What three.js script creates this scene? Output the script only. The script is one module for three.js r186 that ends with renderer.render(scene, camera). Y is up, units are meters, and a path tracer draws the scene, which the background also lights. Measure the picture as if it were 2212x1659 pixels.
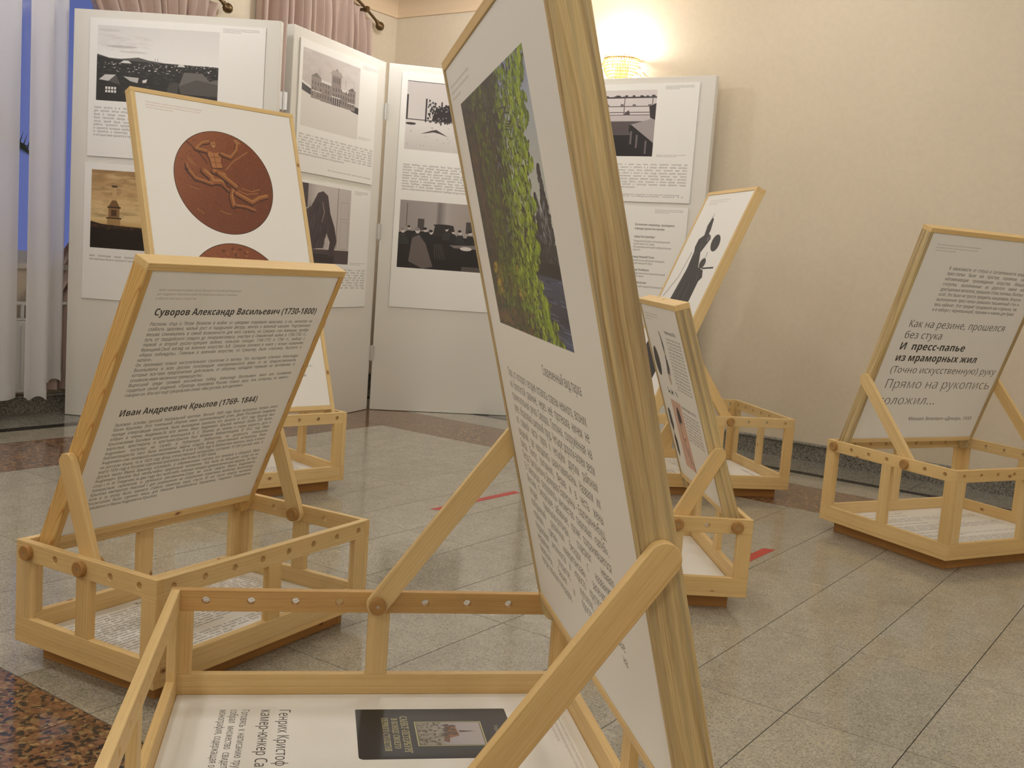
import * as THREE from 'three';
import { mergeGeometries } from 'three/addons/utils/BufferGeometryUtils.js';
import { RoundedBoxGeometry } from 'three/addons/geometries/RoundedBoxGeometry.js';
import { RectAreaLightUniformsLib } from 'three/addons/lights/RectAreaLightUniformsLib.js';

// ------------------------------------------------------------------ camera, sky, lights, exposure
const scene = new THREE.Scene();
const camera = new THREE.PerspectiveCamera(2 * Math.atan(829.5 / 2265.8) * 180 / Math.PI, 2212 / 1659, 0.05, 60);
camera.position.set(0, 1.1035, 0);
camera.rotation.set(-0.116, 35 * Math.PI / 180, 0.0739, 'YXZ');
scene.background = new THREE.Color().setRGB(0.11, 0.14, 0.36);          // dusk sky seen through the window
const renderer = new THREE.WebGLRenderer({ antialias: true });
renderer.toneMapping = THREE.LinearToneMapping;
renderer.toneMappingExposure = 1.0;
renderer.shadowMap.enabled = true;
RectAreaLightUniformsLib.init();
const LAMP_COLOR = new THREE.Color().setRGB(1, 0.985, 0.985);
const CEIL = 3.15;
// pendant lamps (x, z, candela) above the picture, and the wall lamp's candela per bulb
const LAMPS = []; for (const x of [-4.6, -2.2, 0.2, 2.6]) for (const z of [-5.3, -3.0, -0.7, 1.6]) LAMPS.push([x, z, z > 1 ? 1.9 : x < -4 && z < -5 ? 1.9 : z < -5 ? 0.95 : x > -2 && x < 1 ? 1.35 : 1.5]);
const LAMP_Y = 2.96, SCONCE_POWER = 0.9;

// ------------------------------------------------------------------ small helpers
function rng(seed) { let s = seed >>> 0; return () => { s = (s + 0x6d2b79f5) | 0; let t = Math.imul(s ^ (s >>> 15), 1 | s); t = (t + Math.imul(t ^ (t >>> 7), 61 | t)) ^ t; return ((t ^ (t >>> 14)) >>> 0) / 4294967296; }; }
const used = {};
function numbered(name) { used[name] = (used[name] ?? -1) + 1; return used[name] ? name + '_' + String(used[name]).padStart(3, '0') : name; }
function thing(name, label, category, group) { const o = new THREE.Group(); o.name = numbered(name); scene.add(o); o.userData = { label, category }; if (group) o.userData.group = group; return o; }
function tag(o, label, category, group) { o.userData = { ...o.userData, label, category }; if (group) o.userData.group = group; return o; }
function mesh(name, geo, mat, parent) {
  const m = new THREE.Mesh(geo, mat); m.castShadow = m.receiveShadow = true;
  if (!parent || parent === scene) { m.name = numbered(name); scene.add(m); } else { m.name = name; parent.add(m); }
  return m;
}
function struct(o) { o.userData.kind = 'structure'; return o; }
function box(x0, x1, y0, y1, z0, z1) { const g = new THREE.BoxGeometry(x1 - x0, y1 - y0, z1 - z0); g.translate((x0 + x1) / 2, (y0 + y1) / 2, (z0 + z1) / 2); return metreUV(g); }
function metreUV(g) {                                                     // planar uv in metres from the dominant normal axis
  const p = g.attributes.position, n = g.attributes.normal, uv = new Float32Array(p.count * 2);
  for (let i = 0; i < p.count; i++) {
    const ax = Math.abs(n.getX(i)), ay = Math.abs(n.getY(i)), az = Math.abs(n.getZ(i)), x = p.getX(i), y = p.getY(i), z = p.getZ(i);
    if (ay >= ax && ay >= az) { uv[2 * i] = x; uv[2 * i + 1] = z; } else if (ax >= az) { uv[2 * i] = z; uv[2 * i + 1] = y; } else { uv[2 * i] = x; uv[2 * i + 1] = y; }
  }
  g.setAttribute('uv', new THREE.BufferAttribute(uv, 2)); return g;
}

// ------------------------------------------------------------------ value noise and computed textures
function makeNoise(seed) {
  const r = rng(seed), N = 256, tab = new Float32Array(N * N); for (let i = 0; i < tab.length; i++) tab[i] = r();
  return (x, y, px = N, py = N) => {
    const xi = Math.floor(x), yi = Math.floor(y), fx = x - xi, fy = y - yi, sx = fx * fx * (3 - 2 * fx), sy = fy * fy * (3 - 2 * fy);
    const w = (v, m) => ((v % m) + m) % m, a = w(xi, px), b = w(xi + 1, px), c = w(yi, py) * N, d = w(yi + 1, py) * N;
    return (tab[c + a] * (1 - sx) + tab[c + b] * sx) * (1 - sy) + (tab[d + a] * (1 - sx) + tab[d + b] * sx) * sy;
  };
}
function dataTex(w, h, fn, srgb = true) {
  const d = new Uint8Array(w * h * 4);
  for (let y = 0; y < h; y++) for (let x = 0; x < w; x++) { const c = fn(x / w, y / h, x, y), o = (y * w + x) * 4; for (let k = 0; k < 3; k++) d[o + k] = Math.max(0, Math.min(255, c[k])); d[o + 3] = 255; }
  const t = new THREE.DataTexture(d, w, h, THREE.RGBAFormat); t.wrapS = t.wrapT = THREE.RepeatWrapping; t.magFilter = THREE.LinearFilter; t.minFilter = THREE.LinearMipmapLinearFilter; t.generateMipmaps = true;
  if (srgb) t.colorSpace = THREE.SRGBColorSpace; t.needsUpdate = true; return t;
}
const mix = (a, b, t) => [a[0] + (b[0] - a[0]) * t, a[1] + (b[1] - a[1]) * t, a[2] + (b[2] - a[2]) * t];
const sstep = (a, b, x) => { const t = Math.max(0, Math.min(1, (x - a) / (b - a))); return t * t * (3 - 2 * t); };

// pine: 1 m along u, 0.25 m along v
function pine(seed, style) {
  const n = makeNoise(seed), r = rng(seed + 9), knots = [];
  for (let i = 0; i < (style === 'plain' ? 2 : style === 'stripe' ? 0 : 1); i++) knots.push([r(), r(), 0.0035 + 0.004 * r()]);
  const base = { plain: [230, 203, 148], warm: [212, 172, 110], stripe: [220, 198, 146], flame: [226, 192, 124] }[style];
  const late = { plain: [204, 164, 104], warm: [178, 126, 68], stripe: [166, 138, 92], flame: [186, 124, 58] }[style];
  const t = dataTex(1024, 512, (u, v) => {
    const X = u, Y = v * 0.25;
    const wav = (n(X * 4, v * 2, 4, 2) - 0.5) * 0.012 + (n(X * 10, v * 4, 10, 4) - 0.5) * 0.003;
    let k;
    if (style === 'flame') {                                              // cathedral arches
      const row = Math.floor(v * 5), vv = v * 5 - row - 0.5, ph = X * 5 + row * 0.37 + n(X * 6, row * 3, 6, 256) * 0.5;
      k = Math.abs(Math.sin((ph + vv * vv * 5.5) * Math.PI * 2)); k = Math.pow(1 - k, 3) * 0.75 + 0.2 * n(X * 8, v * 90, 8, 90);
    } else {
      const f = style === 'stripe' ? 150 : 120, yy = Y + wav, s = 0.5 + 0.5 * Math.sin(yy * Math.PI * 2 * f * (1 / 1) / 1.0 * 1.0 + 5 * n(2, yy * 90));
      k = (style === 'stripe' ? 0.45 * Math.pow(n(X * 2, yy * 700, 2, 256), 1.5) + 0.75 * Math.pow(n(X * 3, yy * 240, 3, 256), 2) : 0.3 * Math.pow(s, 2.6) + 0.8 * Math.pow(n(X * 2, yy * 420, 2, 256), 2.2)) * (style === 'stripe' ? 0.95 : 0.5) * (0.5 + 0.8 * n(X * 3 + 7, v * 14, 3, 14));
    }
    const fibre = (n(X * 40, v * 250, 40, 250) - 0.5) * (style === 'stripe' ? 20 : 9), broad = (n(X * 3, v * 5 + 40, 3, 5) - 0.5) * 16;
    let c = mix(base, late, Math.min(1, k));
    c = [c[0] + fibre + broad, c[1] + fibre + broad * 0.9, c[2] + fibre + broad * 0.6];
    if (style === 'stripe') { const g = Math.pow(n(X * 2 + 3, v * 36, 2, 36), 3) * 0.75; c = mix(c, [150, 138, 116], g); }
    for (const q of knots) { const dx = (X - q[0]), dy = (Y - q[1] * 0.25), d = Math.hypot(dx * 0.6, dy) / q[2]; if (d < 3) c = mix(c, [110, 62, 34], 0.9 * Math.exp(-d * d * 1.2)); }
    return c;
  });
  t.repeat.set(1, 4); return t;
}
const WOOD = {};
for (const [k, seed] of [['plain', 11], ['warm', 23], ['stripe', 37], ['flame', 51]]) {
  const t = pine(seed, k); WOOD[k] = new THREE.MeshStandardMaterial({ map: t, roughness: 0.55, bumpMap: t, bumpScale: 0.0004 });
}
const tint = (m, r, g, b) => { const c = m.clone(); c.color.setRGB(r, g, b); return c; };
WOOD.pale = tint(WOOD.plain, 1.0, 0.97, 0.92); WOOD.honey = tint(WOOD.plain, 0.98, 0.93, 0.85); WOOD.plinth = tint(WOOD.warm, 0.78, 0.64, 0.5);
const KNOB_M = tint(WOOD.warm, 0.72, 0.64, 0.56);
const std = (r, g, b, rough = 0.6, extra = {}) => new THREE.MeshStandardMaterial({ color: new THREE.Color().setRGB(r, g, b), roughness: rough, ...extra });
const PAPER = std(0.78, 0.77, 0.75, 0.5), METAL = std(0.5, 0.5, 0.48, 0.35, { metalness: 0.9 }), DARK = std(0.03, 0.03, 0.03, 0.6);

// granite: cells of a few millimetres
function granite(seed, palette, cells, size) {
  const r = rng(seed), n = makeNoise(seed + 1), pts = [];
  for (let i = 0; i < cells * cells; i++) { let s = r(), c = 0; for (const p of palette) { if (s < p[0]) break; s -= p[0]; c++; } c = Math.min(c, palette.length - 1); pts.push([r(), r(), c, 0.88 + 0.24 * r()]); }
  return dataTex(size, size, (u, v) => {
    const U = u * cells + (n(u * cells, v * cells, cells, cells) - 0.5) * 1.1, V = v * cells + (n(u * cells + 50, v * cells + 9, cells, cells) - 0.5) * 1.1;
    const ci = Math.floor(U), cj = Math.floor(V); let best = 9, bp = pts[0];
    for (let j = -1; j <= 1; j++) for (let i = -1; i <= 1; i++) {
      const a = ((ci + i) % cells + cells) % cells, b = ((cj + j) % cells + cells) % cells, p = pts[b * cells + a], d = Math.hypot(ci + i + p[0] - U, cj + j + p[1] - V);
      if (d < best) { best = d; bp = p; }
    }
    const c = palette[bp[2]][1], f = bp[3] * (0.97 + 0.06 * n(u * 16, v * 16, 16, 16)); return [c[0] * f, c[1] * f, c[2] * f];
  });
}
function graniteMat(tex, metres, rough) { tex.repeat.set(1 / metres, 1 / metres); return new THREE.MeshPhysicalMaterial({ map: tex, roughness: rough, ior: 1.52 }); }
const beigeTex = granite(3, [[0.52, [171, 166, 153]], [0.25, [163, 157, 145]], [0.14, [173, 164, 142]], [0.07, [142, 137, 128]], [0.02, [116, 112, 107]]], 250, 1024);
const BEIGE = [1, 0.96, 1.03].map((f) => { const m = graniteMat(beigeTex, 0.8, 0.1); m.color.setRGB(f, f, f * 0.99); return m; });
const brownTex = granite(7, [[0.4, [138, 100, 72]], [0.2, [114, 82, 60]], [0.15, [152, 126, 88]], [0.25, [52, 49, 52]]], 100, 1024);
const BROWN = [1, 0.93].map((f) => { const m = graniteMat(brownTex, 0.95, 0.11); m.color.setRGB(f, f, f); return m; });
const greyTex = granite(9, [[0.5, [150, 148, 138]], [0.3, [126, 124, 116]], [0.2, [96, 94, 90]]], 160, 512);
const GREY = graniteMat(greyTex, 0.7, 0.2), SKIRT = graniteMat(granite(15, [[0.5, [140, 137, 127]], [0.32, [116, 113, 105]], [0.18, [88, 86, 82]]], 120, 512), 0.6, 0.25), LEDGE = GREY.clone(); LEDGE.roughness = 0.12;
const BLACKSTONE = std(0.018, 0.017, 0.016, 0.14), GROUT = std(0.03, 0.028, 0.026, 0.9);
const plasterTex = dataTex(512, 512, (() => { const n = makeNoise(77); return (u, v) => { const s = 236 + (n(u * 7, v * 7, 7, 7) - 0.5) * 4 + (n(u * 128, v * 128, 128, 128) - 0.5) * 4; return [s, s, s]; }; })());
plasterTex.repeat.set(0.4, 0.4);
const WALL = new THREE.MeshStandardMaterial({ map: plasterTex, color: new THREE.Color().setRGB(0.86, 0.755, 0.59), roughness: 0.75 });
const CEILM = std(0.8, 0.72, 0.56, 0.85), TRIM = std(0.74, 0.58, 0.4, 0.7);

// ------------------------------------------------------------------ the room  (x along the back wall, z towards the camera)
const XL = -5.87, XR = 4.6, ZB = -6.42, ZF = 4.2;
struct(mesh('ceiling', box(XL - 0.3, XR + 0.3, CEIL, CEIL + 0.2, ZB - 0.3, ZF + 0.3), CEILM));
struct(mesh('wall_back', box(XL - 0.3, XR + 0.3, -0.1, CEIL, ZB - 0.25, ZB), WALL));
struct(mesh('wall_right', box(XR, XR + 0.25, -0.1, CEIL, ZB, ZF), WALL));
struct(mesh('wall_front', box(XL - 0.3, XR + 0.3, -0.1, CEIL, ZF, ZF + 0.25), WALL));
// left wall with one window opening (z from WZ0 to WZ1)
const WZ0 = -3.95, WZ1 = -2.2, WY0 = 0.885, WY1 = 2.75;
struct(mesh('wall_left', mergeGeometries([box(XL - 0.3, XL, -0.1, CEIL, ZB, WZ0), box(XL - 0.3, XL, -0.1, CEIL, WZ1, ZF), box(XL - 0.3, XL, -0.1, WY0, WZ0, WZ1), box(XL - 0.3, XL, WY1, CEIL, WZ0, WZ1)]), WALL));
{
  const w = new THREE.Group(); w.name = 'window_1'; scene.add(w); struct(w);
  const fm = std(0.6, 0.6, 0.58, 0.4);
  mesh('window_frame', mergeGeometries([box(XL - 0.2, XL - 0.13, WY0, WY1, WZ0, WZ0 + 0.07), box(XL - 0.2, XL - 0.13, WY0, WY1, WZ1 - 0.07, WZ1), box(XL - 0.2, XL - 0.13, WY0, WY0 + 0.07, WZ0 + 0.07, WZ1 - 0.07), box(XL - 0.2, XL - 0.13, WY1 - 0.07, WY1, WZ0 + 0.07, WZ1 - 0.07), box(XL - 0.19, XL - 0.14, WY0 + 0.07, WY1 - 0.07, -2.84, -2.78)]), fm, w);
  for (const [a, b] of [[WZ0 + 0.07, -2.84], [-2.78, WZ1 - 0.07]]) mesh('pane', box(XL - 0.168, XL - 0.162, WY0 + 0.07, WY1 - 0.07, a, b), new THREE.MeshPhysicalMaterial({ transmission: 1, roughness: 0.02, thickness: 0, ior: 1.5 }), w);
  mesh('window_sill', box(XL - 0.13, XL + 0.03, WY0 - 0.03, WY0, WZ0, WZ1), std(0.66, 0.62, 0.55, 0.4), w);
}
// cornice: a coved profile along the back and left walls
function cornice(name, len, place) {
  const s = new THREE.Shape(); s.moveTo(0, 0); s.lineTo(0.02, 0); s.lineTo(0.02, 0.025); s.quadraticCurveTo(0.035, 0.105, 0.12, 0.125); s.lineTo(0.12, 0.15); s.lineTo(0.15, 0.15); s.lineTo(0.15, 0.2); s.lineTo(0, 0.2);
  const m = mesh(name, new THREE.ExtrudeGeometry(s, { depth: len, bevelEnabled: false, curveSegments: 8 }), TRIM); place(m); struct(m);
}
cornice('trim_1', XR - XL, (m) => { m.rotation.y = -Math.PI / 2; m.position.set(XR, CEIL - 0.2, ZB); });
cornice('trim_2', ZF - ZB, (m) => { m.position.set(XL, CEIL - 0.2, ZB); });
// granite skirting with a bull-nosed ledge
for (const [nm, g, l] of [['baseboard_back', box(XL, XR, 0, 0.094, ZB, ZB + 0.02), [XR - XL, 'x']], ['baseboard_left', box(XL, XL + 0.02, 0, 0.094, ZB + 0.03, ZF), [ZF - ZB - 0.03, 'z']]]) {
  const b = mesh(nm, g, SKIRT); struct(b);
  const lg = new RoundedBoxGeometry(l[1] === 'x' ? l[0] : 0.03, 0.02, l[1] === 'x' ? 0.03 : l[0], 3, 0.009);
  lg.translate(l[1] === 'x' ? (XL + XR) / 2 : XL + 0.015, 0.104, l[1] === 'x' ? ZB + 0.015 : (ZB + 0.03 + ZF) / 2);
  mesh('ledge', metreUV(lg), LEDGE, b);
}
// ------------------------------------------------------------------ floor: slabs laid on a dark bed
{
  const floor = new THREE.Group(); floor.name = 'floor'; scene.add(floor); struct(floor);
  mesh('bed', box(XL, XR, -0.12, -0.003, ZB, ZF), GROUT, floor);
  camera.updateMatrixWorld(true); camera.updateProjectionMatrix();
  const fr = new THREE.Matrix4().multiplyMatrices(camera.projectionMatrix, camera.matrixWorldInverse);
  const seen = (x0, x1, z0, z1) => { let k = 0; const v = new THREE.Vector3(), S = [0, 0.5, 1];
    for (const a of S) for (const b of S) { v.set(x0 + (x1 - x0) * a, 0, z0 + (z1 - z0) * b); if (v.clone().applyMatrix4(camera.matrixWorldInverse).z > -0.3) continue; v.applyMatrix4(fr); if (Math.abs(v.x) < 1.06 && Math.abs(v.y) < 1.06) k++; } return k > 0; };
  const r = rng(5), rest = { B: [], R: [], G: [], K: [] }, cache = {};
  const put = (x0, x1, z0, z1, kind) => {
    x0 = Math.max(x0, XL + 0.02); x1 = Math.min(x1, XR); z0 = Math.max(z0, ZB + 0.02); z1 = Math.min(z1, ZF); if (x1 - x0 < 0.01 || z1 - z0 < 0.01) return;
    const w = x1 - x0, d = z1 - z0, g = 0.0013;
    if (!seen(x0, x1, z0, z1)) { rest[kind].push(box(x0 + g, x1 - g, -0.02, 0, z0 + g, z1 - g)); return; }
    const q = Math.floor(r() * 4), key = w.toFixed(3) + d.toFixed(3) + q;
    if (!cache[key]) {                                                    // slab with a slightly eased edge, four variants of grain offset
      const e = 0.0003, sh = new THREE.BufferGeometry(), P = [], I = [], ring = [[g, -0.02], [g, -e], [g + e, 0]];
      for (const [ins, y] of ring) P.push(-w / 2 + ins, y, -d / 2 + ins, w / 2 - ins, y, -d / 2 + ins, w / 2 - ins, y, d / 2 - ins, -w / 2 + ins, y, d / 2 - ins);
      for (let a = 0; a < 2; a++) for (let k = 0; k < 4; k++) { const i = a * 4 + k, j = a * 4 + (k + 1) % 4; I.push(i, i + 4, j, j, i + 4, j + 4); }
      I.push(8, 10, 9, 8, 11, 10); sh.setAttribute('position', new THREE.Float32BufferAttribute(P, 3)); sh.setIndex(I);
      const f = sh.toNonIndexed(); f.computeVertexNormals(); metreUV(f); const u = f.attributes.uv; for (let i = 0; i < u.count; i++) u.setXY(i, u.getX(i) + q * 0.37, u.getY(i) + q * 0.53); cache[key] = f;
    }
    const m = kind === 'B' ? BEIGE[Math.floor(r() * 3)] : kind === 'R' ? BROWN[Math.floor(r() * 2)] : kind === 'G' ? GREY : BLACKSTONE;
    const t = mesh(kind === 'K' ? 'border_strip' : 'tile', cache[key], m, floor); t.position.set((x0 + x1) / 2, 0, (z0 + z1) / 2);
  };
  const xs = (k) => -0.56 - 0.302 * k, zs = (k) => -1.362 - 0.604 * k;
  const X13 = xs(13), X15 = xs(15), Z6 = zs(6), Z7 = zs(7);
  // main field, and the brown band nearer than z = -1.362
  for (let k = 12; k >= -17; k--) {
    for (let j = 5; j >= 0; j--) put(xs(k + 1), xs(k), zs(j + 1), zs(j), 'B');
    for (let j = -2; j >= -10; j--) put(xs(k + 1), xs(k), zs(j + 1), zs(j), 'B');
  }
  for (let k = 12; k >= -17; k -= 2) put(xs(k + 1), xs(k - 1), zs(0), zs(-1), 'R');
  for (let j = 6; j >= -10; j--) for (const c of [0]) put(X15, X13, zs(j + 1), zs(j), 'R');            // left band
  for (let k = 12; k >= -17; k -= 2) put(xs(k + 1), xs(k - 1), Z7, Z6, 'R');                              // back band
  for (let j = 6; j >= -10; j--) put(-5.37, X15, zs(j + 1), zs(j), 'B');
  for (let k = 13; k >= -17; k--) put(xs(k + 1), xs(k), -5.92, Z7, 'B');
  put(-5.37, xs(14), -5.92, Z7, 'B');
  for (let k = 14; k >= -16; k -= 3) put(k === 14 ? -5.46 : xs(k), xs(k - 3), -6.0, -5.92, 'K');
  for (let j = 6; j >= -10; j--) put(-5.46, -5.37, j === 6 ? -5.92 : zs(j + 1), zs(j), 'K');
  for (let k = 15; k >= -16; k -= 2) put(k === 15 ? XL : xs(k), xs(k - 2), ZB, -6.0, 'G');
  for (let j = 6; j >= -10; j--) put(XL, -5.46, j === 6 ? -6.0 : zs(j + 1), zs(j), 'G');
  for (const [k, m] of [['B', BEIGE[0]], ['R', BROWN[0]], ['G', GREY], ['K', BLACKSTONE]]) if (rest[k].length) { const s = mesh('paving', mergeGeometries(rest[k]), m, floor); s.userData.kind = 'stuff'; }
}
// ------------------------------------------------------------------ prints: canvases in metres
const INK = '#3d3b39', GREYINK = '#8d8a86';
function sheet(w, h, ppm, draw, bg = '#f4f3f0') {
  const c = document.createElement('canvas'); c.width = Math.round(w * ppm); c.height = Math.round(h * ppm);
  const x = c.getContext('2d'); x.fillStyle = bg; x.fillRect(0, 0, c.width, c.height); x.scale(ppm, ppm); draw(x, w, h);
  const t = new THREE.CanvasTexture(c); t.colorSpace = THREE.SRGBColorSpace; t.anisotropy = 8; return new THREE.MeshStandardMaterial({ map: t, roughness: 0.42 });
}
// one line of text from x to x + w (stretched or squeezed to fit when w is given), baseline y, cap size in metres
function line(c, text, x, y, size, o = {}) {
  const S = 100; c.save(); c.fillStyle = o.ink ?? INK; c.font = (o.bold ? 'bold ' : '') + S + 'px ' + (o.font ?? 'sans-serif');
  const k = size / S, sq = o.squeeze ?? 0.92, nat = c.measureText(text).width * k; c.translate(x, y);
  if (o.justify && o.w) {                                                 // spread the words; squeeze if they do not fit
    const words = text.split(/\s+/), ws = words.map((q) => c.measureText(q).width * k * sq), sum = ws.reduce((a, b) => a + b, 0), gaps = words.length - 1, min = gaps * size * 0.2;
    let f = 1, sp = gaps ? (o.w - sum) / gaps : 0; if (sum + min > o.w) { f = (o.w - min) / sum; sp = size * 0.2; }
    let px = 0; words.forEach((q, i) => { c.save(); c.translate(px, 0); c.scale(k * sq * f, k); c.fillText(q, 0, 0); c.restore(); px += ws[i] * f + sp; });
  } else { const sx = o.w ? o.w / nat : sq; if (o.right) c.translate(-nat * sx, 0); c.scale(k * sx, k); c.fillText(text, 0, 0); if (o.thin) { c.strokeStyle = '#f4f3f0'; c.lineWidth = o.thin; c.strokeText(text, 0, 0); } }
  c.restore();
}
function para(c, lines, x, y, w, pitch, size, o = {}) { lines.forEach((t, i) => { const last = t.endsWith('#'); line(c, last ? t.slice(0, -1) : t, x, y + i * pitch, size, { justify: !last, w: last ? undefined : w, ...o, ...(last ? { squeeze: (o.squeeze ?? 0.92) * 0.97 } : {}) }); }); }
const GRANT = ['Проект реализован в рамках гранта Президента Российской Федерации', 'для поддержки творческих проектов общенационального значения', 'в области культуры и искусства'];
function grant(c, x, y, w, pitch = 0.0125, ink = '#b9b3ae') { const S = pitch * 0.72; line(c, GRANT[0], x, y, S, { w, ink }); line(c, GRANT[1], x, y + pitch, S, { w: w * 0.96, ink }); line(c, GRANT[2], x, y + 2 * pitch, S, { w: w * 0.47, ink }); }
const fillerWords = 'музей города собрал работы мастеров завода чугунного литья которые хранятся в фондах уральских музеев коллекция была начата в прошлом веке и включает скульптуру предметы быта часы посуду а также письменные приборы для кабинета'.split(' ');
function fillerLine(r, n) { const o = []; let k = 0; while (k < n) { const q = fillerWords[Math.floor(r() * fillerWords.length)]; o.push(q); k += q.length + 1; } return o.join(' '); }
function poly(c, pts, fill) { c.fillStyle = fill; c.beginPath(); pts.forEach((p, i) => (i ? c.lineTo(p[0], p[1]) : c.moveTo(p[0], p[1]))); c.closePath(); c.fill(); }
function ell(c, x, y, rx, ry, fill, rot = 0) { c.fillStyle = fill; c.beginPath(); c.ellipse(x, y, rx, ry, rot, 0, Math.PI * 2); c.fill(); }
function stroke(c, pts, wdt, col) { c.strokeStyle = col; c.lineWidth = wdt; c.lineCap = 'round'; c.lineJoin = 'round'; c.beginPath(); pts.forEach((p, i) => (i ? c.lineTo(p[0], p[1]) : c.moveTo(p[0], p[1]))); c.stroke(); }
function photo(c, x, y, w, h, draw) { c.save(); c.beginPath(); c.rect(x, y, w, h); c.clip(); c.translate(x, y); draw(c, w, h); c.restore(); }
function lin(c, x0, y0, x1, y1, stops) { const g = c.createLinearGradient(x0, y0, x1, y1); stops.forEach(([t, k]) => g.addColorStop(t, k)); return g; }
const grey = (v, a = 1) => `rgba(${Math.round(v)},${Math.round(v * 0.97)},${Math.round(v * 0.96)},${a})`;

// ---- framed lid prints
const P_A = (w, h) => sheet(w, h, 2300, (c) => {
  grant(c, 0.037, 0.052, 0.275, 0.0115);
  line(c, 'Суворов Александр Васильевич (1730-1800)', 0.048, 0.119, 0.0262, { bold: true, w: 0.596 });
  para(c, ['Рассказы отца о Петре Великом и войне со шведами очаровали мальчика, и он, несмотря на', 'слабость здоровья, малый рост и тщедушную фигуру, мечтал о военной карьере. Родственники', 'весьма сомневались в самой возможности для него служить, но Суворов стал военным, пройдя', 'путь от гвардейского солдата до генералиссимуса, участвуя в Семилетней войне в 1756-1762 гг.,', 'первой и второй русско-турецких войнах, польских походах 1768-1772 и 1794 гг., войнах с', 'Францией.Свой взгляд на военное искусство А.В. Суворов изложил в книге с ясным названием', '«Наука побеждать». Главным в военном искусстве, по Суворову, были «глазомер, быстрота и', 'натиск».#', 'Он признавал только наступательную стратегию и тактику. Это последнее отличало Александра', 'Васильевича и всех русских полководцев «екатерининского века» от их предшественников,', 'которые все-таки предпочитали действовать от обороны, нападали первыми на противника, в', 'основном имея численное преимущество.#', 'Выросший среди громких российских побед, Александр Васильевич имел все основания', 'гордиться своей родиной. «Природа произвела Россию только одну, она соперниц не имеет»,-', 'говорил он. Или вот ещё суворовские слова: «Мы русские, всё одолеем!».#'], 0.048, 0.1475, 0.594, 0.0144, 0.0132);
  line(c, 'Иван Андреевич Крылов (1769- 1844)', 0.05, 0.4065, 0.0262, { bold: true, w: 0.49 });
  para(c, ['Заложил основы русской театральной критики. Весной 1809 года была выпущена первая книга', 'басен Крылова. Этот тоненький сборник имел ошеломляющий успех. Даже Российская академия,', 'прежде отвергавшая писателя, была вынуждена признать его заслуги: в 1811 году Крылов был', 'избран в члены Академии.За всю жизнь Иван Андреевич Крылов написал более 200 басен.', 'Крыловскими баснями искренне восхищался А. С. Пушкин, их читали и учили наизусть дети и', 'взрослые, аристократы и крестьяне.Крылов был великим библиотекарем. В 1812 году Иван', 'Андреевич поступил на службу в Публичную библиотеку на должность помощника', 'библиотекаря.На него была возложена задача создать фонд отечественной литературы. Иван', 'Андреевич сам занимался комплектованием. И если в 1808 году в библиотеке имелось лишь 4 книги', 'на русском языке, то в 1829 году фонд отечественной литературы составлял 10 000 русских книг. К', 'марту 1836 году в Русском отделении хранилось уже более 26 000 томов.#', 'Друзья звали Ивана Крылова «Соловей», а современники считали его ленивой и обжорой. Иван', 'Андреевич Крылов был необычайно одарённым человеком. Ему было за пятьдесят, когда он на', 'спор с Н. И. Гнедичем за два года без чьей-либо помощи овладел древнегреческим языком. Он был', 'прекрасным скрипачом и увлекался рисованием.Сразу же после смерти Ивана Андреевича', 'Крылова император Николай I дал разрешение на сооружение памятника великому баснописцу.', 'Хотя в ту эпоху было принято ставить памятник лишь спустя 50 лет после смерти человека.', 'Исключение было сделано лишь для Николая Михайловича Карамзина, Гавриила Романовича', 'Державина и Ивана Андреевича Крылова.#'], 0.05, 0.4365, 0.592, 0.0141, 0.0132);
});
const P_G = (w, h) => sheet(w, h, 1700, (c) => {
  grant(c, 0.047, 0.049, 0.268, 0.0125);
  para(c, ['В зависимости от статуса и состоятельности владельца', 'пресс-папье были как простые, скромные, так и', 'напоминающие произведения искусства. Изящные', 'статуэтки, выполненные из дорогого камня или', 'драгоценных металлов, украшали столы знатных, богатых', 'особ. Это были не просто предметы канцелярии. Искусно', 'выполненное пресс-папье украшало письменный стол и', 'весь кабинет. Этот предмет продавался как отдельно, так', 'и в наборе с чернильницей, перьями и ножом для бумаг.'], 0.174, 0.1515, 0.538, 0.0238, 0.0212);
  line(c, 'Как на резине, прошелся', 0.069, 0.421, 0.047, { w: 0.622, thin: 1.2 }); line(c, 'без стука', 0.069, 0.474, 0.047, { w: 0.238, thin: 1.2 });
  line(c, 'И  пресс-папье', 0.067, 0.528, 0.047, { bold: true, w: 0.417 }); line(c, 'из мраморных жил', 0.069, 0.583, 0.047, { bold: true, w: 0.526 });
  line(c, '(Точно искусственную) руку', 0.069, 0.641, 0.045, { w: 0.688, thin: 1.2 });
  line(c, 'Прямо на рукопись', 0.069, 0.717, 0.062, { w: 0.692, thin: 3 }); line(c, 'положил...', 0.06, 0.799, 0.062, { w: 0.38, thin: 3 });
  line(c, 'Михаил Зенкевич «Донор», 1933', 0.307, 0.881, 0.0245, { w: 0.425 });
});
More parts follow.
